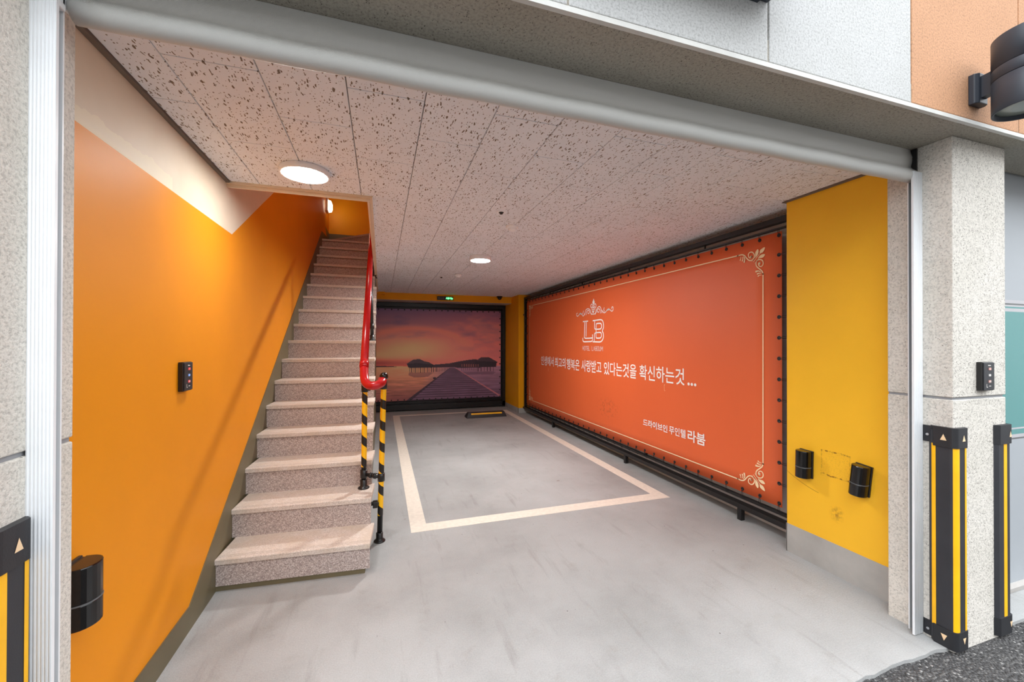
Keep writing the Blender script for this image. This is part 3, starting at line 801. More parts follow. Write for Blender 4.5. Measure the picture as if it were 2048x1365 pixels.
CST = [[(5.057,1.951),(5.091,1.945),(5.12,1.964),(5.12,1.989),(5.095,2.002),(5.072,1.989),(5.072,1.967),(5.091,1.961)], [(5.04,1.95),(5.004,1.938),(4.976,1.955),(4.976,1.98),(4.997,1.998),(5.023,1.988),(5.023,1.965),(5.004,1.958)],
 [(5.047,1.99),(5.05,1.94)], [(5.095,1.922),(5.011,1.919)], [(5.135,1.918),(5.123,1.888),(5.098,1.864),(5.051,1.857),(5.004,1.861),(4.98,1.885),(4.976,1.916)],
 [(5.31,1.86),(5.291,1.892),(5.264,1.931),(5.218,1.946),(5.172,1.939),(5.142,1.918),(5.127,1.881),(5.101,1.854)], [(5.26,1.86),(5.245,1.897),(5.21,1.92),(5.172,1.913),(5.16,1.89),(5.187,1.874),(5.21,1.887)],
 [(5.53,1.905),(5.559,1.896),(5.555,1.868),(5.521,1.858),(5.48,1.875),(5.439,1.899),(5.398,1.885),(5.358,1.852),(5.329,1.857),(5.302,1.886)], [(5.339,1.924),(5.35,1.904),(5.366,1.882)],
 [(4.816,1.859),(4.829,1.894),(4.852,1.934),(4.883,1.949),(4.92,1.944),(4.948,1.921),(4.966,1.884),(4.997,1.852)], [(4.856,1.858),(4.865,1.894),(4.893,1.92),(4.927,1.916),(4.938,1.892),(4.916,1.873),(4.897,1.882)],
 [(4.573,1.895),(4.57,1.914),(4.545,1.916),(4.537,1.892),(4.551,1.867),(4.582,1.866),(4.613,1.885),(4.65,1.901),(4.688,1.887),(4.72,1.866),(4.759,1.855),(4.798,1.878),(4.818,1.894)], [(4.759,1.923),(4.768,1.9),(4.755,1.875)]]
for p in CST: ribbon(mb, p, .0105, BF, 5)
for p in ([(5.042,2.074),(5.023,2.042),(5.011,2.023),(5.026,2.003),(5.046,1.994),(5.065,2.008),(5.073,2.029),(5.057,2.049)], [(5.086,1.903),(5.061,1.906),(5.054,1.901),(5.04,1.907),(5.023,1.901),(5.033,1.885),(5.054,1.868),(5.072,1.884)],
          [(5.491,1.876),(5.439,1.903),(5.398,1.888),(5.366,1.856),(5.422,1.88)], [(4.607,1.883),(4.65,1.902),(4.682,1.893),(4.714,1.869),(4.663,1.882)]): blob(mb, p, BF)
ob('crest', mb, M['print_white'], bn)
GL = {'H': [[(0, 0), (0, 1)], [(1, 0), (1, 1)], [(0, .5), (1, .5)]], 'O': [[(.15, 0), (0, .15), (0, .85), (.15, 1), (.85, 1), (1, .85), (1, .15), (.85, 0), (.15, 0)]], 'T': [[(0, 1), (1, 1)], [(.5, 0), (.5, 1)]],
      'E': [[(1, 0), (0, 0), (0, 1), (1, 1)], [(0, .5), (.9, .5)]], 'L': [[(0, 1), (0, 0), (1, 0)]], 'A': [[(0, 0), (.5, 1), (1, 0)]], 'B': [[(0, 0), (0, 1), (.7, 1), (1, .85), (1, .62), (.8, .5), (1, .38), (1, .15), (.7, 0), (0, 0)], [(.1, .5), (.8, .5)]],
      'U': [[(0, 1), (0, .15), (.15, 0), (.85, 0), (1, .15), (1, 1)]], 'M': [[(0, 0), (0, 1), (.5, .35), (1, 1), (1, 0)]]}
yy = 5.365
for word, ws_ in (('HOTEL', (.042, .040, .040, .036, .036)), ('LABOUM', (.040, .048, .040, .042, .042, .052))):
    mb = MB()
    for ch, w in zip(word, ws_):
        for q in GL[ch]:
            for p, r in zip(q[:-1], q[1:]):
                ribbon(mb, [(yy-w*.86*p[0], 1.347+.058*p[1]), (yy-w*.86*r[0], 1.347+.058*r[1])], .0055, BF)
        yy -= w*1.175
    yy -= .047
    ob('hotel_name', mb, M['print_white'], bn)
mb = MB(); ribbon(mb, [(3.543, 1.013), (3.556, 1.013), (3.552, .956), (3.540, .956)], .003, BF, 3); ob('tear_mark', mb, M['print_cream'], bn, label='small slit torn in the sheet under the slogan')
mb = MB(); ribbon(mb, [(6.656, 1.0), (6.656, .948)], .004, BF); ob('tear_mark', mb, M['print_cream'], bn, label='short pale scratch at the left')
# eyelets and ties
def ring_mesh(r0, r1, h, axis):
    m = MB(); n = 12
    m.lathe([(r0, 0), (r0*.98, -h), (r1, -h*1.1), (r1*.9, -h*.2), (.0005, -h*.2)], (0, 0, 0), axis, n); return mesh_of(m, [M['black_satin']], (0, 0, 0))
EYE_X = ring_mesh(.0145, .008, .0035, 'x'); EYE_Y = ring_mesh(.0145, .008, .0035, 'y')
def tie_mesh(d, ln):
    """a thin cable tie: two strands from eyelet to bar, in local space; d = (unit direction along the sheet), sheet normal -x or -y"""
    m = MB(); d = Vector(d); nrm = Vector((-1, 0, 0)) if abs(d.x) < .5 and TIE_AX == 'x' else Vector((0, -1, 0))
    s = d.cross(nrm)*.006
    for q in (-1, 1):
        m.tube([tuple(nrm*.004), tuple(d*.012+nrm*.008+s*q*.5), tuple(d*(ln*.6)+nrm*.004+s*q), tuple(d*ln+nrm*.006+s*q), tuple(d*(ln+.026)-nrm*.02+s*q)], .0017, 5)
    return mesh_of(m, [M['black_satin']], (0, 0, 0))
TIE_AX = 'x'
TUP, TDN, TNR, TFR = tie_mesh((0, 0, 1), .036), tie_mesh((0, 0, -1), .060), tie_mesh((0, -1, 0), .052), tie_mesh((0, 1, 0), .070)
def eyelet(y, z, tie):
    s = (y-2.246)/(7.79-2.246)
    ob('eyelet', EYE_X, None, bn, (XB-.0012, y, z)); ob('cable_tie', tie, None, bn, (XB-.002, y, z))
ny = 34
for i in range(ny+1):
    y = 2.268+(7.77-2.268)*i/ny; s = (y-2.246)/(7.79-2.246)
    eyelet(y, 2.287+.019*s-.026, TUP); eyelet(y, .232-.042*s+.026, TDN)
for i in range(1, 13):
    z = .25+(2.27-.25)*i/13; eyelet(2.268, z, TNR); eyelet(7.768, z, TFR)

# ------------------------------------------------------------------ back banner with the sunset print
YB = 8.88
bf = thing('banner_frame', (1.3, 8.9, 0), 'black steel frame around the sunset picture at the back', 'frame')
def bbar(name, *b): return ob(name, MB().box(*b), M['black_frame'], bf, bevel=.003)
bbar('top_bar', -.30, 2.698, 8.85, 8.92, 2.215, 2.300)
bbar('inner_bar', -.30, 2.64, 8.87, 8.90, 2.185, 2.205)
bbar('bottom_bar', -.30, 2.698, 8.85, 8.92, .02, .135)
bbar('inner_bar', -.30, 2.64, 8.87, 8.90, .165, .190)
bbar('upright', 2.625, 2.698, 8.85, 8.92, 0, 2.22)
bbar('upright', -.30, -.24, 8.85, 8.92, 0, 2.22)
bbar('back_panel', -.29, 2.64, 8.93, 8.96, .05, 2.28)
for zz in (.62, 1.9): bbar('lug', 2.690, 2.705, 8.86, 8.90, zz, zz+.03)
pb = thing('picture_banner', (1.2, YB, .2), 'printed banner of a sunset over a sea pier at the back wall', 'banner')
XP0, XP1, ZP0, ZP1 = -.22, 2.592, .220, 2.172
NXp, NZp = 330, 230
def paint(NX, NZ):
    # picture space: u 0..1 covers the part right of the stairs (x -.115 .. 2.592), may go below 0; v 0 top .. 1 bottom
    X = np.linspace(XP0, XP1, NX); Z = np.linspace(ZP1, ZP0, NZ)
    u = ((X+.115)/(2.592+.115))[None, :].repeat(NZ, 0); v = ((ZP1-Z)/(ZP1-ZP0))[:, None].repeat(NX, 1)
    rs = np.random.RandomState(3)
    def fbm(fx, fy, oct=5, seed=0):
        out = np.zeros_like(u); amp = 1; tot = 0
        for o in range(oct):
            rr = np.random.RandomState(seed+o); g = rr.rand(64, 64)
            x = (u*fx*2**o+7.3) % 63; y = (v*fy*2**o+3.1) % 63
            i = x.astype(int); j = y.astype(int); a = x-i; b = y-j
            a = a*a*(3-2*a); b = b*b*(3-2*b); i2 = (i+1) % 64; j2 = (j+1) % 64
            out += amp*((g[j, i]*(1-a)+g[j, i2]*a)*(1-b)+(g[j2, i]*(1-a)+g[j2, i2]*a)*b); tot += amp; amp *= .55
        return out/tot
    C = np.zeros((NZ, NX, 3))
    def lerp(a, b, t): return a+(b-a)*t[..., None]
    c = lambda *q: np.array(q, float)
    hz = .622+.012*np.clip(u, 0, 1)
    # sky
    t = np.clip(v/hz, 0, 1)
    top = lerp(c(98, 78, 96)[None, None], c(132, 84, 92)[None, None], np.clip(u, 0, 1))
    mid = lerp(c(196, 112, 84)[None, None], c(190, 100, 88)[None, None], np.clip(u, 0, 1))
    low = lerp(c(196, 84, 62)[None, None], c(196, 104, 92)[None, None], np.clip(u, 0, 1))
    sky = np.where((t < .55)[..., None], lerp(top, mid, np.clip(t/.55, 0, 1)), lerp(mid, low, np.clip((t-.55)/.45, 0, 1)))
    n = fbm(4, 9, 5, 11); n2 = fbm(3, 5, 4, 40)
    sky = lerp(sky, c(92, 74, 92)[None, None]+0*sky, np.clip((n-.52)*3.2, 0, .75)*np.clip(1.15-t*1.3, 0, 1))
    sky = lerp(sky, c(206, 118, 92)[None, None]+0*sky, np.clip((n2-.50)*4, 0, .7)*np.clip(1-t*.6, 0, 1)*.8)
    glow = np.exp(-(((u-.25)/.36)**2+((v-.43)/.12)**2))
    sky = lerp(sky, c(228, 158, 96)[None, None]+0*sky, np.clip(glow*1.05*(0.75+.5*(n2-.4)), 0, .95))
    glow2 = np.exp(-(((u-.05)/.3)**2+((v-.50)/.05)**2)); sky = lerp(sky, c(214, 158, 96)[None, None]+0*sky, np.clip(glow2*.7, 0, .8))
    arch = np.exp(-((((u-.30)/.42)**2+((v-.46)/.25)**2)-1)**2*14)*np.clip((.46-v)*6, 0, 1)
    sky = lerp(sky, c(214, 118, 84)[None, None]+0*sky, np.clip(arch*.6, 0, .7))
    band = np.exp(-((v-.585-.02*u)/.030)**2)*np.clip(1-u*2.2, 0, 1); sky = lerp(sky, c(150, 62, 50)[None, None]+0*sky, np.clip(band*.8, 0, 1))
    C[:] = sky
    # sea
    d = np.clip((v-hz)/(1-hz), 0, 1)
    wl_ = lerp(c(224, 146, 92)[None, None], c(126, 70, 60)[None, None], d); wr_ = lerp(c(150, 104, 108)[None, None], c(96, 68, 78)[None, None], d)
    sea = lerp(wl_, wr_, np.clip((u-.35)*4, 0, 1))
    rip = fbm(10, 70, 3, 70)
    sea = sea*(1+.42*(rip-.5)[..., None]*(.35+d[..., None]))
    C = np.where((v > hz)[..., None], sea, C)
    def poly(pts, col, a=1.0):
        nonlocal C
        m = np.zeros(u.shape, bool); k = len(pts)
        for i in range(k):
            (x1, y1), (x2, y2) = pts[i], pts[(i+1) % k]
            if y1 == y2: continue
            cr = ((y1 > v) != (y2 > v)) & (u < (x2-x1)*(v-y1)/(y2-y1)+x1); m ^= cr
        C = np.where(m[..., None], C*(1-a)+np.array(col, float)*a, C); return m
    # from crop pixels to picture space
    def q(x, y):
        uu = (x-140)/1140.0; yt = 260+25*uu; yb = 1113-48*uu
        return (uu, (y-yt)/(yb-yt))
    Q = lambda L: [q(*p) for p in L]
    dark = (46, 34, 38)
    poly(Q([(140, 785), (200, 786), (300, 790), (330, 796), (140, 797)]), (70, 44, 42))
    # reflections
    poly(Q([(425, 845), (640, 845), (590, 885), (470, 890), (420, 870)]), (112, 68, 62), .6)
    poly(Q([(900, 835), (1235, 835), (1200, 862), (950, 862)]), (84, 58, 66), .5)
    # far row of houses
    poly(Q([(630, 775), (790, 760), (880, 742), (985, 726), (1040, 722), (1080, 745), (1080, 800), (870, 803), (830, 796), (780, 798), (640, 800)]), (56, 38, 42))
    for x in range(640, 790, 14): poly(Q([(x, 800), (x+4, 800), (x+4, 842-(x-640)*.1), (x, 842-(x-640)*.1)]), dark)
    # left bungalow
    poly(Q([(405, 766), (462, 727), (520, 722), (545, 738), (600, 752), (640, 772), (642, 792), (630, 802), (420, 802)]), dark)
    poly(Q([(408, 764), (462, 728), (520, 723), (560, 742), (635, 770), (560, 766), (500, 758), (440, 764)]), (66, 50, 50))
    for x in list(range(428, 640, 16)): poly(Q([(x, 800), (x+5, 800), (x+5, 848-abs(x-530)*.06), (x, 848-abs(x-530)*.06)]), dark)
    # right bungalow
    poly(Q([(1030, 742), (1085, 706), (1165, 704), (1250, 747), (1238, 760), (1236, 792), (1050, 797), (1020, 790)]), dark)
    poly(Q([(1040, 740), (1087, 707), (1163, 706), (1245, 746), (1160, 742), (1090, 738)]), (64, 46, 48))
    for x in list(range(1055, 1235, 30)): poly(Q([(x, 790), (x+6, 790), (x+6, 832), (x, 832)]), dark)
    for x in range(900, 1060, 22): poly(Q([(x, 768), (x+9, 766), (x+9, 792), (x, 792)]), (124, 70, 60)); 
    for x in range(900, 1060, 18): poly(Q([(x, 795), (x+4, 795), (x+4, 826), (x, 826)]), dark)
    # pier
    m = poly(Q([(795, 800), (835, 800), (1280, 1062), (1280, 1068), (395, 1108)]), (92, 64, 72))
    pl = np.sin(np.power(np.clip((v-.62)/.38, .001, 1), .55)*150)
    C = np.where(m[..., None], C*(1+.22*pl[..., None]*(np.clip(d*2, .2, 1))[..., None])*(.86+.28*fbm(14, 40, 3, 90))[..., None], C)
    poly(Q([(785, 805), (795, 800), (440, 1104), (393, 1108)]), (58, 40, 46))
    poly(Q([(835, 800), (850, 803), (1280, 1050), (1280, 1066)]), (164, 96, 92))
    poly(Q([(638, 890), (660, 886), (664, 902), (640, 908)]), (50, 36, 40))
    C = np.clip(C*1.25, 0, 255)/255
    C = np.where(C <= .04045, C/12.92, ((C+.055)/1.055)**2.4)
    return np.clip(C*np.array((1.08, 1.2, 1.6)), 0, .97)
RGB = paint(NXp, NZp)
V = []
for j in range(NZp):
    z = ZP1+(ZP0-ZP1)*j/(NZp-1)
    for i in range(NXp): V.append((XP0+(XP1-XP0)*i/(NXp-1), YB, z))
F = [(j*NXp+i, (j+1)*NXp+i, (j+1)*NXp+i+1, j*NXp+i+1) for j in range(NZp-1) for i in range(NXp-1)]
me = bpy.data.meshes.new('print')
oz = WO[pb.name]
me.from_pydata([(p[0]-oz[0], p[1]-oz[1], p[2]-oz[2]) for p in V], [], F)
ca = me.color_attributes.new('print', 'FLOAT_COLOR', 'POINT')
arr = np.ones((NXp*NZp, 4), np.float32); arr[:, :3] = RGB.reshape(-1, 3); ca.data.foreach_set('color', arr.ravel())
me.materials.append(M['poster'])
ob('banner_sheet', me, None, pb)
TIE_AX = 'y'
BUP, BDN, BRT = tie_mesh((0, 0, 1), .020), tie_mesh((0, 0, -1), .035), tie_mesh((1, 0, 0), .030)
for i in range(22):
    x = -.19+(2.57+.19)*i/21
    ob('eyelet', EYE_Y, None, pb, (x, YB-.001, ZP1-.02)); ob('cable_tie', BUP, None, pb, (x, YB-.002, ZP1-.02))
    ob('eyelet', EYE_Y, None, pb, (x, YB-.001, ZP0+.02)); ob('cable_tie', BDN, None, pb, (x, YB-.002, ZP0+.02))
for i in range(1, 13):
    z = ZP0+.02+(ZP1-ZP0-.04)*i/13
    ob('eyelet', EYE_Y, None, pb, (2.572, YB-.001, z)); ob('cable_tie', BRT, None, pb, (2.572, YB-.002, z))

# ------------------------------------------------------------------ small fittings at the back
ls = thing('led_sign', (1.25, 8.404, 2.37), 'small black sign with lit green letters on the yellow beam', 'sign')
ob('case', MB().box(1.088, 1.420, 8.378, 8.404, 2.335, 2.410), M['black_satin'], ls, bevel=.003)
mb = MB(); SF = lambda x, z: (x, 8.3765, z)
put_text(mb, '청소중', SF, 1.106, 1.232, 2.352, 2.392, .01); ob('lettering', mb, M['led_off'], ls, label='unlit grey letters')
mb = MB(); put_text(mb, '사용가능', SF, 1.264, 1.408, 2.350, 2.394, .012); ob('lettering', mb, M['led_green'], ls, label='glowing green letters')
ob('divider', MB().box(1.246, 1.250, 8.376, 8.379, 2.337, 2.408), M['steel_grey'], ls)
sc = thing('security_camera', (2.405, 8.33, ZC), 'black dome security camera under the ceiling at the back', 'camera')
ob('mount', MB().lathe([(.062, 0), (.064, -.006), (.062, -.022), (.052, -.028)], (2.405, 8.33, ZC), n=24), M['black_satin'], sc)
ob('dome', MB().lathe([(.050, -.027), (.047, -.045), (.036, -.064), (.018, -.076), (.001, -.079)], (2.405, 8.33, ZC), n=24), M['black_gloss'], sc)
ws = thing('wheel_stop', (1.95, 7.76, 0), 'black rubber wheel stop with a yellow stripe at the bay end', 'wheel stop')
wp = [(7.650, 0), (7.655, .02), (7.700, .095), (7.715, .102), (7.800, .102), (7.815, .095), (7.870, .02), (7.875, 0)]
w = MB(); n = len(wp)
V = [(1.560, *p) for p in wp]+[(1.612 if p[1] > .05 else 1.568, *p) for p in wp]+[(2.335 if p[1] > .05 else 2.350, *p) for p in wp]+[(2.360, p[0], p[1]) for p in wp]
V = [((1.56 if p[1] < .05 else 1.60), *p) for p in wp]+[((2.36 if p[1] < .05 else 2.325), *p) for p in wp]
w.add(V, [tuple(range(n)), tuple(range(2*n-1, n-1, -1))]+[(i, n+i, n+(i+1) % n, (i+1) % n) for i in range(n)])
ob('body', w, M['rubber_cap'], ws, bevel=.006)
ob('reflective_strip', MB().add([(1.655, 7.6748, .062), (2.27, 7.6748, .062), (2.27, 7.6898, .087), (1.655, 7.6898, .087), (1.655, 7.680, .062), (2.27, 7.680, .062), (2.27, 7.695, .087), (1.655, 7.695, .087)], [(0, 1, 2, 3), (4, 7, 6, 5), (0, 4, 5, 1), (3, 2, 6, 7), (0, 3, 7, 4), (1, 5, 6, 2)]), M['yellow_strip'], ws)
sl = thing('wall_lamp', (XL-.032, 7.95, 3.92), 'small lit white wall lamp high up on the stairwell wall', 'lamp')
ob('back_plate', MB().box(XL-.032, XL+.006, 7.84, 8.04, 3.80, 4.02), M['white_plastic'], sl, bevel=.004)
ob('diffuser', MB().prism([(XL+.004, 3.815), (XL+.050, 3.825), (XL+.062, 3.86), (XL+.062, 3.96), (XL+.048, 3.985), (XL+.004, 3.995)], 7.86, 8.02, 'y'), M['stairlamp'], sl, bevel=.006)

# ------------------------------------------------------------------ wall sensors and keypads
def sensor(px, py, pz, nx, tilt, label, w=.090, h=.182, dpt=.078):
    """black twin-beam sensor; nx = +1/-1 direction it faces along x"""
    t = thing('beam_sensor', (px, py, pz), label, 'sensor', 'black infrared beam sensors')
    hh = h/2
    def half(y0, r): return [(r*(1 if False else 1)*0, 0)]
    # D-shaped plan
    n = 12; k = dpt-.022
    def dplan(wd, d0, d1):
        pts = [(px+nx*d0, py-wd/2)]
        for i in range(n+1):
            a = math.pi*i/n; pts.append((px+nx*(d0+.018+(d1-d0-.018)*math.sin(a)), py-wd/2*math.cos(a)))
        pts.append((px+nx*d0, py+wd/2)); return pts
    ob('back_plate', MB().box(min(px, px+nx*.012), max(px, px+nx*.012), py-w/2, py+w/2, pz-hh, pz+hh), M['black_satin'], t, bevel=.003)
    ob('spacer', MB().box(min(px+nx*.012, px+nx*.020), max(px+nx*.012, px+nx*.020), py-w/2+.006, py+w/2-.006, pz-hh+.004, pz+hh-.004), M['black_satin'], t)
    ob('upper_cover', MB().prism(dplan(w-.004, .020, dpt), pz-.0155, pz+hh-.002, 'z'), M['black_gloss'], t, bevel=.003)
    ob('lower_cover', MB().prism(dplan(w-.004, .020, dpt), pz-hh+.002, pz-.0185, 'z'), M['black_gloss'], t, bevel=.003)
    ob('seam', MB().prism(dplan(w-.002, .020, dpt+.0012), pz-.019, pz-.015, 'z'), M['steel_grey'], t)
    for o in list(t.children):
        pass
    t.rotation_euler.x = tilt
    return t
sensor(XR, 1.975, .650, -1, .02, 'black beam sensor on the yellow pier, left of the scuffed square')
sensor(XR, 1.642, .648, -1, .10, 'black beam sensor on the yellow pier, tilted, right of the scuffed square')
sensor(XL, 1.602, .675, 1, 0, 'black beam sensor low on the orange wall at the left edge', .11, .19, .085)

def keypad(c, axis, label, reds):
    """axis 'y': mounted on a wall facing -y ; 'x': on a wall facing +x"""
    t = thing('room_keypad', c, label, 'keypad', 'black call keypads')
    def P(a, d, z):   # a across to the viewer's right, d out of the wall
        return (c[0]+a, c[1]-d, c[2]+z) if axis == 'y' else (c[0]+d, c[1]+a, c[2]+z)
    def bx(a0, a1, d0, d1, z0, z1):
        p, q = P(a0, d0, z0), P(a1, d1, z1)
        return MB().box(min(p[0], q[0]), max(p[0], q[0]), min(p[1], q[1]), max(p[1], q[1]), min(p[2], q[2]), max(p[2], q[2]))
    W, Hh = .046, .070
    ob('case', bx(-W, W, 0, .022, -Hh, Hh), M['black_satin'], t, bevel=.003)
    ob('face_plate', bx(-W+.004, W-.002, .022, .026, -Hh+.003, Hh-.003), M['rubber_cap'], t, bevel=.0015)
    ob('key', bx(-.004, .012, .026, .0285, .031, .042), M['icon_red'] if reds else M['icon_pink'], t, label='upper key')
    ob('key', bx(-.004, .010, .026, .0285, .001, .011), M['icon_blue'] if reds else M['icon_white'], t, label='middle key')
    ob('key', bx(-.005, .012, .026, .0285, -.030, -.019), M['icon_red'] if reds else M['icon_pink'], t, label='lower key')
    FN = lambda a, z: P(a, .0289, z)
    mb = MB(); ribbon(mb, [(-.003, -.0245), (.006, -.0245)], .004, FN); mb.add([FN(.004, -.019), FN(.012, -.0245), FN(.004, -.030)], [(0, 1, 2)]); ob('arrow_mark', mb, M['icon_white'], t)
    FN = lambda a, z: P(a, .0263, z)
    mb = MB(); ribbon(mb, [(-.008, .054), (.012, .053)], .004, FN); ribbon(mb, [(.000, -.047), (.014, -.047)], .003, FN)
    ribbon(mb, [(-.020, -.038), (-.020, -.052), (-.012, -.052)], .003, FN, 2); ob('small_mark', mb, M['icon_white'], t)
    return t
keypad((2.815, 1.190, 1.292), 'y', 'black keypad on the stone pillar at the right', False)
keypad((XL, 2.358, 1.285), 'x', 'black keypad with red keys on the left orange wall', True)

# ------------------------------------------------------------------ corner guards
def guard(name_label, cx, cyy, sx, lf, ls_, ztop, zbot, strips, capf, caps, group='rubber corner guards', fl=.03):
    """wraps the pillar corner at (cx,cyy); sx = -1 if the side face looks to -x, +1 if to +x. Front face looks to -y."""
    t = thing('corner_guard', (cx, cyy, zbot), name_label, 'corner guard', group)
    # path parameter s: negative along the side leg, positive along the front leg; radius r at the corner
    r = .022
    def path(off, a0, a1):
        """outer line at offset off from the walls, from side distance a0 to front distance a1"""
        pts = []
        def pt(s):
            q = math.pi/2*r
            if s < -q/2: return (cx+sx*off, cyy+(-s-q/2)+ (r-off) if off < r else cyy+(-s-q/2))
            if s > q/2: return (cx-sx*((s-q/2)+(r-off if off < r else 0)), cyy-off)
            a = (s+q/2)/q*math.pi/2
            ccx, ccy = cx-sx*(r-off), cyy+(r-off)
            return (ccx+sx*r*math.cos(a), ccy-r*math.sin(a))
        q = math.pi/2*r
        ss = [a0] if a0 < -q/2 else [max(a0, -q/2)]
        lo = max(a0, -q/2); hi = min(a1, q/2)
        if lo < hi: ss += [lo+(hi-lo)*i/6 for i in range(7)]
        ss.append(a1)
        for s in sorted(set(round(v, 6) for v in ss)): pts.append(pt(s))
        return pts
    def shell(o0, o1, a0, a1, z0, z1):
        A = path(o0, a0, a1); B = path(o1, a0, a1)
        m = MB(); k = len(A)
        V = [(x, y, z) for z in (z0, z1) for x, y in A]+[(x, y, z) for z in (z0, z1) for x, y in B]
        F = []
        for i in range(k-1):
            F += [(i, i+1, k+i+1, k+i), (2*k+i, 3*k+i, 3*k+i+1, 2*k+i+1), (i, 2*k+i, 2*k+i+1, i+1), (k+i, k+i+1, 3*k+i+1, 3*k+i)]
        F += [(0, k, 3*k, 2*k), (k-1, 2*k+k-1, 4*k-1, 2*k-1)]
        return m.add(V, F, False)
    body = ob('rubber_panel', shell(.0005, .014, -ls_, lf, zbot+.02, ztop-.02), M['black_rubber'], t)
    for a0, a1 in strips: ob('reflective_strip', shell(.0135, .0152, a0, a1, zbot+.085, ztop-.085), M['yellow_strip'], t)
    for z0, z1, up in ((ztop-.095, ztop, 1), (zbot, zbot+.088, -1)):
        c = ob('end_cap', shell(.0005, .019, -caps, lf+.003, z0, z1), M['rubber_cap'], t)
        if fl: ob('flange', shell(.0005, .007, -caps-fl, -caps, z0+.012, z1-.004), M['rubber_cap'], c)
        # reflectors: a triangle on each leg
        zc = (z0+z1)/2
        def tri(a, half, off):
            (x0, y0), (x1, y1) = path(off, a-half, a+half)[0], path(off, a-half, a+half)[-1]
            xm, ym = (x0+x1)/2, (y0+y1)/2; hgt = .030
            return MB().add([(x0, y0, zc-up*hgt*.5), (x1, y1, zc-up*hgt*.5), (xm, ym, zc+up*hgt*.5)], [(0, 1, 2)])
        for a in capf:
            ob('reflector', tri(a, .012, .0198), M['reflector'], c)
        # screw on the flange
        sxp = (cx+sx*.0095, cyy+caps+.012, zc)
        if fl: ob('screw', MB().lathe([(.006, -.003), (.006, 0), (.003, .002), (.0005, .0022)], sxp, 'x', 12), M['screw'], c)
    return t
guard('rubber corner guard with three yellow strips on the right pillar, next to the entrance', JR, 1.190, -1, .080, .085, 1.050, 0.0, [(-.083, -.068), (-.006, .026), (.066, .079)], (-.042, .055), .079)
guard('rubber corner guard with yellow strips at the left pillar, cut by the frame', JL, 1.172, 1, .080, .0885, 1.040, 0.0, [(-.0880, -.076), (-.030, -.006), (.060, .078)], (-.058, .05), .0895, fl=0)
guard('narrow rubber corner guard with one yellow strip at the right pillar far edge', 3.020, 1.190, 1, .105, .085, 1.045, 0.0, [(.040, .064), (-.083, -.066)], (.022, -.04), .079)

# ------------------------------------------------------------------ shutter: guide rails, rolled mesh curtain
def rail(x_w, s, y0, y1, wf_, wb, label):
    """guide channel on the jamb at x_w, opening towards s (+1 right / -1 left)"""
    t = thing('shutter_guide_rail', (x_w, y0, 0), label, 'guide rail', 'white shutter guide rails')
    z0, z1 = .006, 2.312
    def bx(a0, a1, b0, b1): return MB().box(min(x_w+s*a0, x_w+s*a1), max(x_w+s*a0, x_w+s*a1), b0, b1, z0, z1)
    ch = bx(0, wf_, y0+.003, y0+.012)
    nr = 7
    for i in range(nr):
        a = wf_*(i+.5)/nr; rr = wf_/nr*.36
        pts = [(x_w+s*(a+rr*math.cos(q)), y0+.003-.0013*math.sin(q)) for q in [math.pi*j/5 for j in range(6)]]
        ch.prism(pts, z0, z1, 'z', smooth=True)
    ob('front_flange', ch, M['steel_white'], t)
    ob('back_flange', bx(0, wb, y1-.005, y1), M['steel_white'], t)
    ob('channel_web', bx(0, .006, y0+.012, y1-.005), M['steel_grey'], t)
    ob('brush_seal', bx(.006, wf_-.012, y0+.012, y0+.018), M['steel_grey'], t)
    return t
rail(JL, 1, 1.258, 1.305, .050, .040, 'white ribbed guide rail for the shutter at the left jamb')
rail(JR, -1, 1.300, 1.345, .069, .036, 'white guide rail for the shutter at the right jamb')
rs_ = thing('roller_shutter', (.9, 1.33, 2.28), 'grey mesh roller shutter rolled up along the top of the entrance', 'shutter')
cp = [(1.343, 2.444), (1.340, 2.425), (1.333, 2.395), (1.3345, 2.372), (1.338, 2.356), (1.334, 2.344), (1.320, 2.330), (1.307, 2.313), (1.303, 2.296), (1.308, 2.280), (1.320, 2.270), (1.336, 2.268), (1.350, 2.276), (1.357, 2.292), (1.356, 2.320), (1.352, 2.36), (1.350, 2.444)]
cps = smooth2(cp, 4)
V = []; F = []
XA, XZ = -.752, 2.572
nseg = 40
for i in range(nseg+1):
    xx = XA+(XZ-XA)*i/nseg; sag = .002*math.sin(i*1.3)
    for (y, z) in cps: V.append((xx, y+sag*(z < 2.40), z))
k = len(cps)
for i in range(nseg):
    for j in range(k-1): F.append((i*k+j, i*k+j+1, (i+1)*k+j+1, (i+1)*k+j))
F += [tuple(range(k)), tuple(nseg*k+j for j in range(k-1, -1, -1))]
ob('curtain', MB().add(V, F, True), M['curtain'], rs_)
ob('end_bracket', MB().box(-.772, -.751, 1.262, 1.300, 2.272, 2.290).box(-.764, -.757, 1.275, 1.335, 2.286, 2.43), M['steel_white'], rs_, bevel=.003)
ob('end_bracket', MB().box(2.572, 2.580, 1.318, 1.350, 2.30, 2.44), M['black_satin'], rs_)
r2_ = thing('roller_shutter', (4.4, 1.37, 0), 'lowered grey shutter with a teal band in the next bay at the right', 'shutter')
ob('curtain', MB().box(3.02, 5.6, 1.366, 1.370, .035, 2.47), M['curtain_band'], r2_)
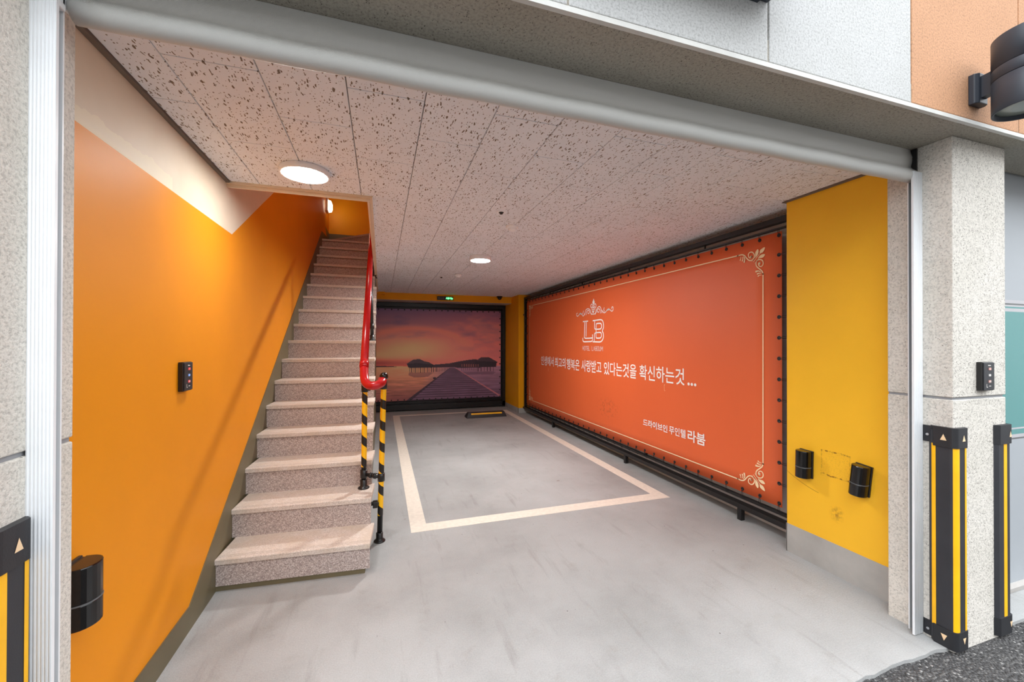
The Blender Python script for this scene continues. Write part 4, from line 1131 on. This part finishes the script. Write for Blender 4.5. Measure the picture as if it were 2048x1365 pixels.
ob('bottom_bar', MB().prism([(1.350, .03), (1.355, 0.002), (1.385, 0.002), (1.390, .03), (1.380, .05), (1.360, .05)], 3.03, 5.6, 'x'), M['plain_grey'], r2_)
struct('wall_pillar_far_right', MB().box(5.6, 7.5, 1.19, 1.45, -.02, ZS), M['pillar_stone'], 'stone-coated pillar beyond the next bay')

# ------------------------------------------------------------------ outdoor lamp and box at the facade
ol = thing('outdoor_wall_lamp', (2.550, 1.10, 2.59), 'dark cylindrical up-down lamp on the peach facade, top right', 'lamp')
ob('wall_plate', MB().prism([(2.507, 1.10), (2.593, 1.10), (2.593, 1.080), (2.580, 1.068), (2.520, 1.068), (2.507, 1.080)], 2.522, 2.655, 'z'), M['lamp_black'], ol, bevel=.003)
ob('arm', MB().prism([(1.070, 2.640), (1.00, 2.648), (1.00, 2.556), (1.070, 2.545)], 2.532, 2.568, 'x'), M['lamp_black'], ol)
LX, LY, LR = 2.550, .928, .110
def ringcyl(z0, z1, r): return MB().lathe([(r-.006, z0), (r-.001, z0), (r, z0+.001), (r, z1-.001), (r-.001, z1), (r-.006, z1)], (LX, LY, 0), n=64)
ob('lower_shade', MB().lathe([(LR-.010, 2.445), (LR-.008, 2.428), (LR-.001, 2.426), (LR, 2.428), (LR, 2.5635), (LR-.003, 2.5645)], (LX, LY, 0), n=64), M['lamp_black'], ol)
ob('middle_band', ringcyl(2.566, 2.613, LR), M['lamp_black'], ol)
ob('upper_shade', MB().lathe([(LR-.003, 2.6145), (LR, 2.6155), (LR, 2.738), (LR-.002, 2.740), (LR-.008, 2.740), (LR-.010, 2.72)], (LX, LY, 0), n=64), M['lamp_black'], ol)
ob('lens', MB().lathe([(LR-.010, 2.446), (LR-.010, 2.443), (LR*.5, 2.441), (.001, 2.441)], (LX, LY, 0), n=48), M['lens_glass'], ol)
sb = thing('facade_sign_box', (.9, 1.10, 2.8), 'dark box mounted on the white facade, cut off at the top', 'sign')
ob('case', MB().box(.45, 1.318, .93, 1.10, 2.674, 3.05), M['lamp_black'], sb, bevel=.004)
ob('mounting_rail', MB().box(.5, 1.27, 1.08, 1.10, 2.664, 2.676), M['lamp_black'], sb)
